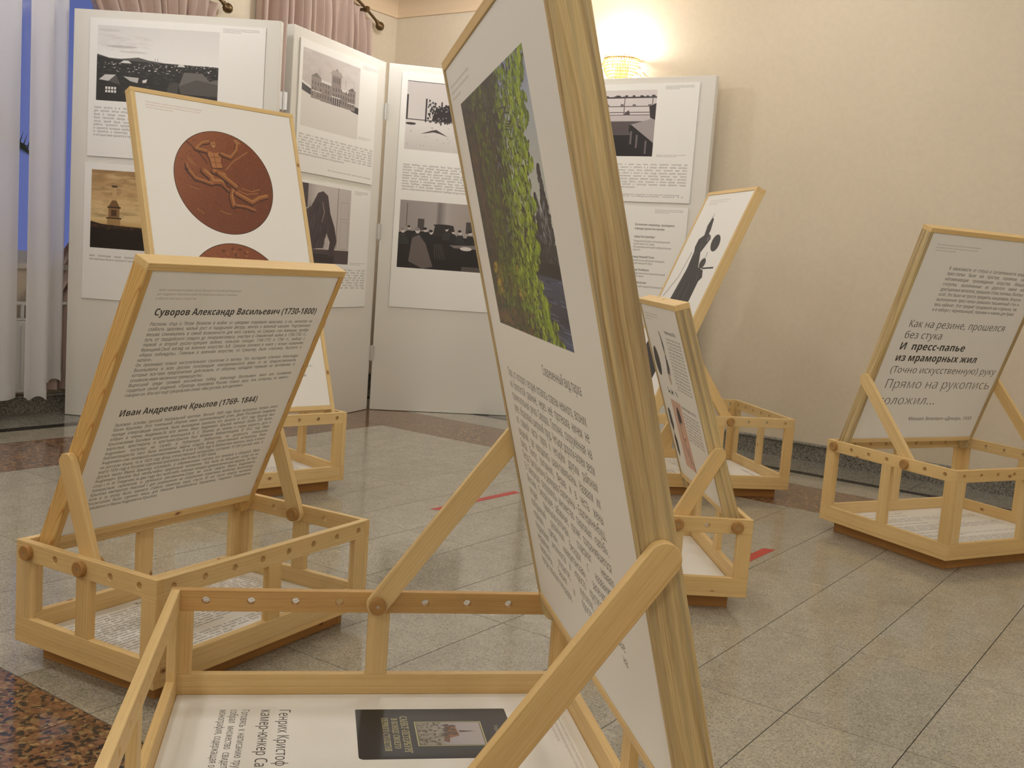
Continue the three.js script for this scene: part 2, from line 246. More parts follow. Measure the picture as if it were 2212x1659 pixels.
function parkPicture(c, w, h) {                                            // sunlit park: dark alley, bright birch foliage, conifers and a pond
  const r = rng(404), X = (s) => s * w, Y = (t) => t * h;
  c.fillStyle = lin(c, 0, 0, 0, h, [[0, '#8f9ed2'], [0.2, '#bcc8d2'], [0.5, '#cfd2cc'], [1, '#8a96a4']]); c.fillRect(0, 0, w, h);
  const dab = (s, t, rs, rt, col, rot = 0) => ell(c, X(s), Y(t), rs * w, rt * h, col, rot);
  const pick = (a) => a[Math.floor(r() * a.length)];
  poly(c, [[0, 0], [X(0.66), 0], [X(0.62), Y(0.3)], [X(0.6), Y(0.68)], [0, Y(0.74)]], '#3a3a2e');
  poly(c, [[X(0.55), Y(0.66)], [w, Y(0.66)], [w, h], [X(0.5), h]], lin(c, 0, Y(0.66), 0, h, [[0, '#23232a'], [0.35, '#4a5170'], [0.7, '#2c2f45'], [1, '#5b6890']]));
  poly(c, [[0, Y(0.7)], [X(0.6), Y(0.66)], [X(0.72), h], [0, h]], '#3d3a22');
  for (let i = 0; i < 900; i++) dab(r() * 0.5, r() * 0.72, 0.01 + r() * 0.02, 0.008 + r() * 0.014, pick(['#2c2c28', '#33302a', '#3d3a30', '#47402e', '#2a2e24', '#4a4a2c']));
  for (let i = 0; i < 60; i++) { const s = 0.04 + r() * 0.42, t = r() * 0.5; stroke(c, [[X(s), Y(t)], [X(s + 0.012 * (r() - 0.5)), Y(t + 0.12 + r() * 0.16)]], w * (0.003 + r() * 0.006), pick(['#6d4a34', '#5a3e30', '#7d5638', '#4b3428'])); }
  // conifers
  for (const [s, top, bot, wd] of [[0.78, 0.42, 0.7, 0.07], [0.87, 0.47, 0.7, 0.07], [0.95, 0.38, 0.72, 0.06], [0.69, 0.5, 0.7, 0.06]]) for (let i = 0; i < 240; i++) { const t = top + (bot - top) * Math.pow(r(), 0.8), q = (t - top) / (bot - top); dab(s + (r() - 0.5) * wd * (0.15 + 2 * q), t, 0.006 + 0.012 * r(), 0.006 + 0.01 * r(), pick(['#2b2e33', '#34383a', '#3e4146', '#25272b', '#4a4d55'])); }
  for (let i = 0; i < 60; i++) dab(0.88 + 0.08 * r(), 0.5 + 0.14 * r(), 0.004, 0.012, 'rgba(170,176,190,.45)');
  poly(c, [[X(0.6), Y(0.69)], [w, Y(0.71)], [w, Y(0.76)], [X(0.6), Y(0.74)]], '#1f2026');
  for (let i = 0; i < 70; i++) { const t = 0.76 + 0.24 * r(), s = 0.64 + 0.36 * r(); stroke(c, [[X(s), Y(t)], [X(s + 0.04 + 0.05 * r()), Y(t + 0.004)]], h * 0.004, pick(['#55618e', '#3a3f5c', '#7382ad', '#1d1e2b', '#64709a'])); }
  for (let i = 0; i < 260; i++) { const t = 0.72 + 0.16 * r(); dab(0.08 + 0.44 * r() + 0.1 * (t - 0.72), t, 0.012 + 0.02 * r(), 0.006 + 0.008 * r(), pick(['#a58a1e', '#8e8a1c', '#b79a2a', '#6f741c', '#7a5d1c'])); }
  for (let i = 0; i < 10; i++) { const s = 0.1 + 0.3 * r(); stroke(c, [[X(s), Y(0.66)], [X(s + 0.05), Y(0.86)]], w * 0.008, '#3b2718'); }
  for (let i = 0; i < 400; i++) dab(r() * 0.6, 0.86 + 0.16 * r(), 0.012 + 0.018 * r(), 0.008 + 0.012 * r(), pick(['#4a4a1a', '#2f2c1c', '#5f4a2a', '#3a4418', '#70602c', '#7a4d30']));
  // hanging birch foliage, dark first, bright last
  const edge = (t) => (t < 0.57 ? 0.97 - 0.32 * t + 0.03 * Math.sin(t * 40) : t < 0.7 ? 0.79 : 0.72 + 0.16 * Math.max(0, (t - 0.75) / 0.25)) + 0.025 * Math.sin(t * 90);
  for (const [n, cols, sp] of [[1500, ['#4b5214', '#565a1a', '#3e3c22', '#38321f'], 0.6], [1500, ['#6e8412', '#7f9a14', '#5c7012', '#8aa51a'], 0.36], [900, ['#93b01c', '#a4bf2a', '#86a416', '#b4c83c'], 0.22]]) for (let i = 0; i < n; i++) {
    const t = r(), e = edge(t), s = e - sp * Math.pow(r(), 1.4) + 0.02 * r(); if (n === 900 && Math.sin(s * 60 + 6 * Math.sin(t * 9)) < -0.1) continue;
    dab(s, t, 0.004 + 0.007 * r(), 0.006 + 0.011 * r(), pick(cols), (r() - 0.5));
  }
  for (let i = 0; i < 500; i++) { const t = r() * 0.9; dab(0.2 + 0.2 * r(), t, 0.004 + 0.006 * r(), 0.006 + 0.014 * r(), pick(['#5d701a', '#4a5a18', '#71861c', '#3c4418'])); }
  for (let i = 0; i < 90; i++) dab(0.4 + 0.5 * r(), r() * 0.62, 0.004, 0.009, 'rgba(150,165,196,.8)');
  for (let i = 0; i < 8; i++) { const s = 0.6 + 0.1 * r(), t = 0.05 + 0.2 * r(); stroke(c, [[X(s), Y(t)], [X(s + 0.05), Y(t + 0.01)], [X(s + 0.08), Y(t - 0.02)]], w * 0.003, '#2b2a1c'); }
}
const P_F = (w, h) => sheet(w, h, 1650, (c) => {
  grant(c, 0.03, 0.045, 0.27, 0.0125);
  photo(c, 0.128, 0.0885, 0.672, 0.4615, parkPicture);
  const T = ['Парк, от которого сегодня осталось совсем немного, возник', 'на болотистой равнине, через неё протекала ничем не', 'примечательная речка Сиворка. Плотина, сооружённая на', 'реке, образовала широкий пруд. Четыре дороги-аллеи вели', 'из главной части парка к четырём другим районам', 'владений, где находились шале-павильоны. Назвали их', 'Елица, Пентус (питомник), Ферма и в честь жены', 'Петра Григорьевича Демидова Екатерины - Екатериненбуш.', 'В Сиворицах сооружалось множество парковых «затей».', 'Мостики, Сиворицкие забавные, кроме сохранившегося', 'сегодня павильона-ротонды, содержат немало', 'изображений различных беседок с названиями', '«прямая», «дикая», «мавританская», запечатлевших', 'подражания античности и «просто круглое здание».', 'неравенно, открытое, куполом, смотровые', 'павильоны, башни и просто беседки на', 'театре сельских площадок.#'];
  line(c, 'Современный вид парка', 0.51, 0.6185, 0.0268, { w: 0.292 });
  para(c, T, 0.112, 0.667, 0.688, 0.0268, 0.0262, { squeeze: 0.9 });
});
const P_E = (w, h) => sheet(w, h, 1500, (c) => {
  const r = rng(71); grant(c, 0.035, 0.035, 0.24, 0.011);
  line(c, 'Чернильница XIX в.', 0.337, 0.096, 0.017, { bold: true, w: 0.19 });
  for (let i = 0; i < 16; i++) line(c, fillerLine(r, 40), 0.335, 0.118 + i * 0.0125, 0.0105, { justify: true, w: 0.235 });
  ell(c, 0.068, 0.222, 0.047, 0.058, '#2b2a29');
  stroke(c, [[0.229, 0.099], [0.248, 0.118], [0.259, 0.15]], 0.012, '#6a5a50'); poly(c, [[0.235, 0.108], [0.262, 0.14], [0.262, 0.178], [0.244, 0.17], [0.238, 0.14]], '#262427');
  stroke(c, [[0.25, 0.172], [0.256, 0.19]], 0.014, '#b89a6a'); poly(c, [[0.244, 0.185], [0.262, 0.182], [0.256, 0.262], [0.215, 0.258], [0.232, 0.22]], '#4a4446'); poly(c, [[0.252, 0.205], [0.268, 0.2], [0.274, 0.235], [0.266, 0.262]], '#2a2829'); ell(c, 0.236, 0.278, 0.02, 0.022, '#c9b7ad');
  stroke(c, [[0.145, 0.318], [0.15, 0.336], [0.172, 0.33], [0.176, 0.338]], 0.007, '#2c2b2b'); stroke(c, [[0.205, 0.322], [0.2, 0.338], [0.226, 0.326], [0.236, 0.337]], 0.008, '#37353a'); stroke(c, [[0.28, 0.322], [0.3, 0.334]], 0.008, '#2c2b2b');
  c.fillStyle = '#d9b3a4'; c.fillRect(0.148, 0.362, 0.168, 0.264); ell(c, 0.238, 0.43, 0.03, 0.045, '#2a2224'); ell(c, 0.245, 0.475, 0.024, 0.032, '#d8b49c'); ell(c, 0.252, 0.508, 0.012, 0.006, '#8e3b34'); stroke(c, [[0.222, 0.45], [0.22, 0.53], [0.25, 0.57]], 0.007, '#5a3428'); stroke(c, [[0.27, 0.54], [0.258, 0.6]], 0.006, '#2a2224'); stroke(c, [[0.295, 0.59], [0.312, 0.622]], 0.008, '#6b3b2c');
  poly(c, [[0.05, 0.41], [0.075, 0.42], [0.082, 0.48], [0.055, 0.51], [0.078, 0.54], [0.075, 0.59], [0.055, 0.612], [0.035, 0.59], [0.032, 0.54], [0.052, 0.51], [0.028, 0.475], [0.032, 0.42]], '#2b2a29');
  line(c, 'Флакон для духов, нач. XX в.', 0.332, 0.375, 0.015, { bold: true, w: 0.22 });
  for (let i = 0; i < 9; i++) line(c, fillerLine(r, 40), 0.33, 0.396 + i * 0.0125, 0.0105, { justify: true, w: 0.235 });
});
function medal(c, x, y, R, seed) {
  const r = rng(seed); ell(c, x, y, R * 1.012, R * 1.012, '#3a241c'); c.fillStyle = lin(c, x - R, y - R, x + R, y + R, [[0, '#a0603c'], [0.5, '#7f4527'], [1, '#6d3a24']]); c.beginPath(); c.arc(x, y, R, 0, 7); c.fill();
  c.save(); c.beginPath(); c.arc(x, y, R, 0, 7); c.clip();
  for (let i = 0; i < 900; i++) { const a = r() * 7, q = Math.sqrt(r()) * R; ell(c, x + q * Math.cos(a), y + q * Math.sin(a), R * (0.01 + 0.03 * r()), R * (0.006 + 0.01 * r()), ['rgba(60,30,18,.16)', 'rgba(176,106,66,.13)', 'rgba(74,46,56,.12)'][Math.floor(r() * 3)], r() * 3); }
  c.restore();
}
const P_B = (w, h) => sheet(w, h, 1350, (c) => {
  grant(c, 0.042, 0.04, 0.262, 0.0125, '#d2b9b0');
  medal(c, 0.37, 0.366, 0.237, 31);
  const limb = (pts, w0) => { const wd = w0 * 1.35; stroke(c, pts.map((p) => [p[0] - 0.004, p[1] + 0.006]), wd, '#4a2818'); stroke(c, pts, wd * 0.86, '#94582f'); stroke(c, pts.map((p) => [p[0] + 0.002, p[1] - 0.003]), wd * 0.3, '#b07a48'); };
  c.lineWidth = 0.003; stroke(c, [[0.212, 0.195], [0.264, 0.241], [0.296, 0.284]], 0.006, '#5a3020'); stroke(c, [[0.384, 0.304], [0.427, 0.258], [0.503, 0.206]], 0.006, '#a06a40');
  poly(c, [[0.2, 0.26], [0.225, 0.275], [0.25, 0.31], [0.21, 0.29]], '#9a6238');
  limb([[0.278, 0.32], [0.309, 0.345], [0.313, 0.363], [0.356, 0.36], [0.393, 0.394]], 0.026); limb([[0.197, 0.316], [0.231, 0.359], [0.308, 0.377]], 0.013); limb([[0.2, 0.316], [0.196, 0.296]], 0.01);
  poly(c, [[0.286, 0.222], [0.334, 0.236], [0.38, 0.224], [0.366, 0.268], [0.37, 0.304], [0.315, 0.306], [0.304, 0.262]], '#4d2a1a'); poly(c, [[0.294, 0.22], [0.334, 0.232], [0.376, 0.222], [0.364, 0.265], [0.368, 0.298], [0.318, 0.302], [0.31, 0.259]], '#b17647');
  stroke(c, [[0.334, 0.238], [0.338, 0.296]], 0.003, '#7d4a2c'); stroke(c, [[0.314, 0.252], [0.36, 0.25]], 0.003, '#7d4a2c'); stroke(c, [[0.318, 0.276], [0.364, 0.275]], 0.003, '#84502f');
  limb([[0.3, 0.226], [0.25, 0.219], [0.281, 0.19], [0.314, 0.18]], 0.014); limb([[0.37, 0.229], [0.414, 0.242], [0.447, 0.205], [0.455, 0.175]], 0.014);
  ell(c, 0.335, 0.19, 0.014, 0.022, '#4d2a1a'); ell(c, 0.336, 0.189, 0.012, 0.02, '#b67c4a'); poly(c, [[0.322, 0.172], [0.33, 0.164], [0.346, 0.17], [0.344, 0.178], [0.326, 0.182]], '#8a5330'); stroke(c, [[0.332, 0.19], [0.344, 0.189]], 0.003, '#5e3520');
  poly(c, [[0.438, 0.156], [0.458, 0.152], [0.478, 0.172], [0.45, 0.172]], '#a8744a');
  limb([[0.323, 0.316], [0.371, 0.328], [0.39, 0.368], [0.412, 0.38], [0.395, 0.428], [0.4, 0.468]], 0.02); limb([[0.345, 0.322], [0.4, 0.36], [0.424, 0.378]], 0.018); limb([[0.42, 0.409], [0.494, 0.445], [0.531, 0.421], [0.573, 0.408]], 0.018); limb([[0.411, 0.467], [0.458, 0.469], [0.503, 0.482]], 0.01);
  for (const s of [[0.43, 0.395, 0.47, 0.41, 0.53, 0.4], [0.45, 0.385, 0.5, 0.395, 0.54, 0.38], [0.2, 0.4, 0.22, 0.405, 0.24, 0.41], [0.33, 0.5, 0.36, 0.51, 0.38, 0.512], [0.22, 0.5, 0.24, 0.512, 0.25, 0.52]]) stroke(c, [[s[0], s[1]], [s[2], s[3]], [s[4], s[5]]], 0.004, '#a8703f');
  medal(c, 0.37, 0.89, 0.24, 32); const r = rng(8); for (let i = 0; i < 260; i++) { const a = r() * 7, q = 0.22 * Math.sqrt(r()); ell(c, 0.37 + q * Math.cos(a), 0.89 + q * Math.sin(a), 0.009, 0.006, ['#6a3c22', '#a06036', '#8a4e2b'][Math.floor(r() * 3)], r() * 3); }
  line(c, 'Медаль, бронза, 1912 г.', 0.45, 1.21, 0.016, { w: 0.24 }); line(c, 'Авторы неизвестны', 0.45, 1.232, 0.016, { w: 0.19 }); line(c, 'Частное собрание', 0.45, 1.254, 0.016, { w: 0.2 });
});
const P_D = (w, h) => sheet(w, h, 1400, (c) => {
  grant(c, 0.068, 0.037, 0.265, 0.012, '#c4bcb8');
  poly(c, [[0.216, 0.111], [0.217, 0.141], [0.239, 0.146], [0.269, 0.215], [0.268, 0.233], [0.31, 0.247], [0.325, 0.265], [0.298, 0.305], [0.275, 0.342], [0.341, 0.426], [0.423, 0.442], [0.457, 0.481], [0.431, 0.503], [0.432, 0.618], [0.45, 0.9], [0.44, 1.08], [0.12, 1.08], [0.14, 0.85], [0.164, 0.613], [0.195, 0.434], [0.182, 0.338], [0.161, 0.31], [0.163, 0.264], [0.214, 0.241], [0.194, 0.186]], '#2a2628');
  ell(c, 0.415, 0.287, 0.062, 0.043, '#272325', 0.5); ell(c, 0.372, 0.403, 0.038, 0.029, '#2d2a2c', 0.2);
  stroke(c, [[0.154, 0.343], [0.132, 0.487], [0.042, 0.603]], 0.006, '#403b3d'); stroke(c, [[0.4, 0.431], [0.535, 0.424]], 0.009, '#2a2628'); stroke(c, [[0.377, 0.375], [0.37, 0.341]], 0.005, '#403b3d');
  for (const [a, b, d, e] of [[0.2, 0.45, 0.19, 0.6], [0.23, 0.29, 0.25, 0.33], [0.26, 0.5, 0.25, 0.68], [0.2, 0.36, 0.22, 0.34], [0.38, 0.47, 0.4, 0.5], [0.33, 0.52, 0.34, 0.7], [0.2, 0.7, 0.18, 0.9]]) stroke(c, [[a, b], [d, e]], 0.008, 'rgba(120,112,122,.5)');
  ell(c, 0.292, 0.262, 0.016, 0.018, '#6a606c');
});
const P_BLANK = (w, h) => sheet(w, h, 200, () => {});
// ---- sheets lying in the trays (w along the width, h from the hinge side to the front)
function textBlock(c, r, x, y, w, n, pitch, size, chars) { for (let i = 0; i < n; i++) { const last = i === n - 1, s = fillerLine(r, last ? chars * 0.5 : chars); line(c, s, x, y + i * pitch, size, { justify: !last, w: last ? undefined : w, squeeze: 0.9 }); } }
const T_A = (w, h) => sheet(w, h, 1900, (c) => { const r = rng(91); textBlock(c, r, 0.05, 0.05, w - 0.1, 17, 0.0146, 0.0135, 92); textBlock(c, r, 0.05, 0.325, w - 0.1, 4, 0.0146, 0.0135, 92); line(c, 'Карамзин Николай Михайлович', w - 0.44, 0.035, 0.024, { bold: true, w: 0.36, ink: '#8b8985' }); textBlock(c, r, 0.05, 0.405, w - 0.1, 3, 0.0146, 0.0135, 92); });
const T_F = (w, h) => sheet(w, h, 1500, (c) => {
  c.save(); c.translate(-0.02, -0.02); const r = rng(92);
  c.fillStyle = '#20232b'; c.beginPath(); c.roundRect(0.104, 0.172, 0.24, 0.344, [0.004, 0.012, 0.012, 0.004]); c.fill();
  line(c, 'Генрих фон Реймерс', 0.19, 0.21, 0.0125, { w: 0.105, ink: '#b9b6a4', font: 'serif' });
  c.fillStyle = '#c9c48e'; c.fillRect(0.17, 0.238, 0.117, 0.15); c.fillStyle = '#5d5a50'; c.fillRect(0.1725, 0.2405, 0.112, 0.145);
  photo(c, 0.1745, 0.2425, 0.108, 0.141, (c, w, h) => { c.fillStyle = lin(c, 0, 0, 0, h, [[0, '#b9b2b6'], [0.5, '#a9a6ae'], [1, '#8b8578']]); c.fillRect(0, 0, w, h); for (let i = 0; i < 140; i++) ell(c, w * r(), h * (0.62 + 0.38 * r()), 0.004, 0.003, ['#6f6a5c', '#8d8672', '#4a453c', '#9a9284'][Math.floor(r() * 4)]); poly(c, [[w * 0.15, h * 0.4], [w * 0.6, h * 0.36], [w * 0.7, h * 0.52], [w * 0.1, h * 0.56]], '#8a5b3a'); poly(c, [[w * 0.36, h * 0.36], [w * 0.4, h * 0.08], [w * 0.46, h * 0.34]], '#5a4436'); poly(c, [[w * 0.5, h * 0.5], [w * 0.9, h * 0.54], [w * 0.85, h * 0.62], [w * 0.5, h * 0.6]], '#6e4a38'); for (let i = 0; i < 30; i++) ell(c, w * (0.1 + 0.5 * r()), h * (0.4 + 0.2 * r()), 0.003, 0.005, '#4a3426'); });
  line(c, 'САНКТ-ПЕТЕРБУРГ', 0.141, 0.418, 0.0215, { w: 0.176, ink: '#d8cf8e', font: 'serif' }); line(c, 'В КОНЦЕ СВОЕГО', 0.151, 0.438, 0.0185, { w: 0.146, ink: '#d8cf8e', font: 'serif' }); line(c, 'ПЕРВОГО СТОЛЕТИЯ', 0.148, 0.459, 0.0195, { w: 0.16, ink: '#d8cf8e', font: 'serif' });
  grant(c, 0.15, 0.055, 0.26, 0.012);
  line(c, 'Генрих Кристоф фон Реймерс,', 0.1, 0.684, 0.0335, { squeeze: 0.93, w: 0.5 }); line(c, 'камер-юнкер Саксонского двора', 0.1, 0.724, 0.0335, { squeeze: 0.93, w: 0.54 });
  para(c, ['Готовясь к написанию труда о столице Российской империи, он', 'собрал множество свидетельств очевидцев и документов. Эта', 'монография, содержащая описание города, вышла в 1805 году.#'], 0.1, 0.766, 0.66, 0.0238, 0.0228);
  c.restore();
});
const T_G = (w, h) => sheet(w, h, 1300, (c) => { const r = rng(93); let y = 0.06; for (const n of [1, 1, 4, 1, 5, 1, 2, 6, 1, 2]) { textBlock(c, r, 0.05, y, w - 0.1, n, 0.0165, 0.0145, 100); y += n * 0.0165 + 0.022; } });
const T_B = (w, h) => sheet(w, h, 900, (c) => { const r = rng(94); ell(c, 0.2, h - 0.16, 0.06, 0.03, '#26231f'); ell(c, 0.34, h - 0.15, 0.06, 0.03, '#26231f'); textBlock(c, r, 0.06, 0.08, w - 0.12, 12, 0.018, 0.015, 90); });
const T_D = (w, h) => sheet(w, h, 1100, (c) => { const r = rng(95); textBlock(c, r, 0.05, 0.1, w - 0.1, 9, 0.022, 0.018, 64); textBlock(c, r, 0.05, 0.36, w - 0.1, 8, 0.022, 0.018, 64); line(c, 'Кусинский завод', 0.1, 0.72, 0.02, { w: 0.3 }); });
const T_E = (w, h) => sheet(w, h, 1200, (c) => { const r = rng(96); line(c, 'Когда бы не было на свете', 0.1, 0.26, 0.032, { w: 0.5 }); line(c, 'пера, чернил и листа', 0.1, 0.31, 0.032, { w: 0.42 }); line(c, 'что делал бы поэт', 0.1, 0.36, 0.032, { w: 0.36 }); textBlock(c, r, 0.1, 0.42, w - 0.2, 2, 0.02, 0.017, 54); });
// ------------------------------------------------------------------ display stands: a pegged crate with a tilted framed board
const pieceRandom = rng(2024);
// a slat: length along +x, width along +y, thickness along +z, eased edges, optional round peg holes and rounded ends
function slatGeo(L, w, t, { holes = [], holeR = 0.009, round = [false, false], ease = 0.0012 } = {}) {
  const s = new THREE.Shape(), b = ease, R = w / 2;
  const x0 = b, x1 = L - b, y0 = b, y1 = w - b;
  if (round[0]) { s.moveTo(R, y0); } else s.moveTo(x0, y0);
  if (round[1]) { s.lineTo(L - R, y0); s.absarc(L - R, R, R - b, -Math.PI / 2, Math.PI / 2, false); } else { s.lineTo(x1, y0); s.lineTo(x1, y1); }
  if (round[0]) { s.lineTo(R, y1); s.absarc(R, R, R - b, Math.PI / 2, Math.PI * 1.5, false); } else { s.lineTo(x0, y1); s.lineTo(x0, y0); }
  for (const hx of holes) { const p = new THREE.Path(); p.absarc(hx, w / 2, holeR + b, 0, Math.PI * 2, true); s.holes.push(p); }
  const g = new THREE.ExtrudeGeometry(s, { depth: t - 2 * b, bevelEnabled: true, bevelThickness: b, bevelSize: b, bevelSegments: 1, curveSegments: 14 });
  g.translate(0, 0, b);
  const p = g.attributes.position, n = g.attributes.normal, uv = new Float32Array(p.count * 2), ou = pieceRandom(), ov = pieceRandom();
  for (let i = 0; i < p.count; i++) {                                     // grain always runs along x
    const az = Math.abs(n.getZ(i)), ay = Math.abs(n.getY(i)), ax = Math.abs(n.getX(i));
    if (ax > 0.8 && ax > ay && ax > az) { uv[2 * i] = ou + p.getZ(i) * 0.2; uv[2 * i + 1] = ov + p.getY(i); }
    else { uv[2 * i] = ou + p.getX(i); uv[2 * i + 1] = ov + (az > ay ? p.getY(i) : p.getZ(i) + 0.06); }
  }
  g.setAttribute('uv', new THREE.BufferAttribute(uv, 2)); return g;
}
const M4 = new THREE.Matrix4(), V3 = (a) => new THREE.Vector3(...a);
// places a slat: corner at o, length direction X, width direction Y; thickness runs along X x Y
function place(m, o, X, Y) { const x = V3(X).normalize(), y = V3(Y).normalize(), z = x.clone().cross(y); m.matrix = M4.makeBasis(x, y, z).setPosition(...o).clone(); m.matrix.decompose(m.position, m.quaternion, m.scale); return m; }
function knobGeo() { const pts = [[0, 0], [0.0185, 0], [0.0195, 0.0015], [0.0195, 0.0135], [0.018, 0.015], [0.0035, 0.015], [0.0035, 0.012], [0, 0.012]].map((p) => new THREE.Vector2(p[0], p[1])); const g = new THREE.LatheGeometry(pts, 28); return g; }
const KNOB = knobGeo(), BOLT = new THREE.CylinderGeometry(0.0032, 0.0032, 0.003, 12);
const T = 0.02, RH = 0.05, Y1 = 0.116, YB = 0.066;

function displayStand(d) {
  const { D, W, H } = d, g = thing('display_stand', d.label, 'display stand', 'wooden crate display stands with a tilted board');
  // local frame: x = u (hinge side to front) measured from the centre, z = towards the viewer of -v, so v = W/2 - z
  const cu = D / 2, cv = W / 2, P = (u, y, v) => [u - cu, y, cv - v];
  const ang = d.ang, ux = Math.cos(ang), uz = -Math.sin(ang), vx = uz, vz = -ux;
  g.position.set(d.x + ux * cu + vx * cv, 0, d.z + uz * cu + vz * cv); g.rotation.y = ang;
  const U = [1, 0, 0], V = [0, 0, -1], Yv = [0, 1, 0], nV = [0, 0, 1], nU = [-1, 0, 0];
  const woods = [WOOD.plain, WOOD.pale, WOOD.honey], pick = () => woods[Math.floor(pieceRandom() * 3)];
  const add = (name, geo, o, X, Y, m, parent = g) => place(mesh(name, geo, m ?? pick(), parent), o, X, Y);
  // plinth: four slats standing on the floor, set back under the crate
  const i = 0.048;
  for (const v of [i, W - i - T]) add('plinth_rail', slatGeo(D - 2 * i, 0.05, T), P(i, 0, v + T), U, Yv, WOOD.plinth);
  for (const u of [i, D - i - T]) add('plinth_rail', slatGeo(W - 2 * i - 2 * T, 0.05, T), P(u, 0, i + T), V, Yv, WOOD.plinth);
  // base board
  { const b = mesh('base_board', (() => { const q = new RoundedBoxGeometry(D, 0.016, W, 1, 0.0015); return metreUV(q); })(), WOOD.honey, g); b.position.y = 0.058; }
  // side frames (v = 0 and v = W): full-depth rails; front and back frames fit between them
  const holesU = []; for (let k = 0; k < d.nU; k++) holesU.push(d.h1 + 0.1 * k);
  const holesV = []; for (let k = 0; k < d.nV; k++) holesV.push(d.g1 + 0.1 * k - T);
  const postH = H - RH - Y1;
  for (const v of [T, W]) {
    add('bottom_rail', slatGeo(D, RH, T), P(0, YB, v), U, Yv); add('top_rail', slatGeo(D, RH, T, { holes: holesU }), P(0, H - RH, v), U, Yv, v === T && d.dark ? WOOD.warm : undefined);
    for (const u of [0, D / 2 - 0.025, D - 0.05]) add(u === 0 || u === D - 0.05 ? 'corner_post' : 'middle_post', slatGeo(postH, 0.05, T), P(u + 0.05, Y1, v), Yv, nU);
  }
  for (const u of [0, D - T]) {                                            // V x Y runs towards +x, Y x V towards -x
    add('bottom_rail', slatGeo(W - 2 * T, RH, T), P(u, YB, T), V, Yv); add('top_rail', slatGeo(W - 2 * T, RH, T, { holes: holesV }), P(u, H - RH, T), V, Yv);
    for (const v of [T, W / 2 - 0.025, W - T - 0.045]) { const wd = v === W / 2 - 0.025 ? 0.05 : 0.045; add(wd === 0.05 ? 'middle_post' : 'corner_post', slatGeo(postH, wd, T), P(u + T, Y1, v), Yv, V); }
  }
  // the tilted board: two stiles pivoting on the side rails, top and bottom bars, a print on either face
  const s = Math.sin(d.ta), c = Math.cos(d.ta), t = d.t ?? 0.05, yh = H - 0.025, gv = 0.041;
  const L = (l, v, e) => P(d.uh + s * l + c * e, yh + c * l - s * e, v), LD = [s, c, 0], ND = [c, -s, 0], mND = [-c, s, 0];
  const board = mesh('board', slatGeo(d.l1 - T - d.l0 - T, W - 2 * gv - 2 * T, 0.024, { ease: 0.0005 }), PAPER, g); place(board, L(d.l0 + T, gv + T, 0.012), LD, V); board.updateMatrix();
  const inv = new THREE.Matrix4();
  const sub = (name, geo, o, X, Y, m) => { const k = mesh(name, geo, m ?? pick(), board); place(k, o, X, Y); board.updateMatrix(); k.matrix.compose(k.position, k.quaternion, k.scale).premultiply(inv.copy(board.matrix).invert()); k.matrix.decompose(k.position, k.quaternion, k.scale); return k; };
  for (const v of [gv, W - gv - T]) sub('stile', slatGeo(d.l1 - T + 0.025, t, T, { round: [true, false] }), L(-0.025, v, -t / 2), LD, ND, d.stile);
  for (const [l, v0, v1] of [[d.l1 - T, gv, W - gv], [d.l0, gv + T, W - gv - T]]) sub(l === d.l0 ? 'bottom_bar' : 'top_bar', slatGeo(v1 - v0, t, T), L(l, v0, t / 2), V, mND, l === d.l0 ? undefined : WOOD.pale);
  const pw = W - 2 * gv - 2 * T, ph = d.l1 - T - d.l0 - T;
  for (const face of [1, -1]) {                                            // inner print faces the front of the crate, outer print faces backwards
    const mat = face > 0 ? d.inner(pw, ph) : d.outer(pw, ph), q = new THREE.BoxGeometry(pw - 0.002, ph - 0.002, t / 2 - 0.003 - 0.012), m = mesh('print', q, [PAPER, PAPER, PAPER, PAPER, mat, PAPER], board);
    const X = face > 0 ? V3(V) : V3(nV), Y = V3(LD), Z = X.clone().cross(Y), mid = L((d.l1 - T + d.l0 + T) / 2, W / 2, face * (0.012 + (t / 2 - 0.003 - 0.012) / 2));
    m.matrix = new THREE.Matrix4().makeBasis(X, Y, Z).setPosition(...mid); m.matrix.premultiply(new THREE.Matrix4().copy(board.matrix).invert()); m.matrix.decompose(m.position, m.quaternion, m.scale);
  }
  // arms between rail and stile, and turned wooden knobs on their bolts
  const lowU = d.low, lx = lowU, ly = yh, tx = d.uh + s * d.la, ty = yh + c * d.la, al = Math.hypot(tx - lx, ty - ly), ad = [(tx - lx) / al, (ty - ly) / al, 0], an = [-ad[1], ad[0], 0];
  for (const side of [0, 1]) {
    const v = side ? W - T - 0.0005 : T + 0.0195 + 0.0005, o = P(lx - ad[0] * 0.025 - an[0] * 0.025, ly - ad[1] * 0.025 - an[1] * 0.025, v);
    add('support_arm', slatGeo(al + 0.05, 0.05, 0.0195, { round: [true, true] }), o, ad, an, d.arm?.[side]);
    const out = side ? W : 0;                                            // lathe axis is +y: turned so that it points away from the wood
    const put = (u, y, vv, sg) => { const k = mesh('knob', KNOB, KNOB_M, g); k.position.set(...P(u, y, vv)); k.rotation.x = sg > 0 ? Math.PI / 2 : -Math.PI / 2; const b = mesh('bolt', BOLT, METAL, k); b.position.y = 0.0125; };
    put(d.h1, yh, out, side ? -1 : 1); put(lowU, yh, out, side ? -1 : 1); put(lowU, yh, side ? v - 0.0195 : v, side ? 1 : -1);
  }
  // the sheet lying in the tray
  const sw = W - 2 * T - 0.004, sh = D - 2 * T - 0.004, sm = d.tray(sw, sh), sg = new THREE.BoxGeometry(sw, sh, 0.0012);
  const st = mesh('printed_sheet', sg, [PAPER, PAPER, PAPER, PAPER, sm, PAPER]); tag(st, d.trayLabel, 'printed sheet', 'printed sheets lying in the crate trays');
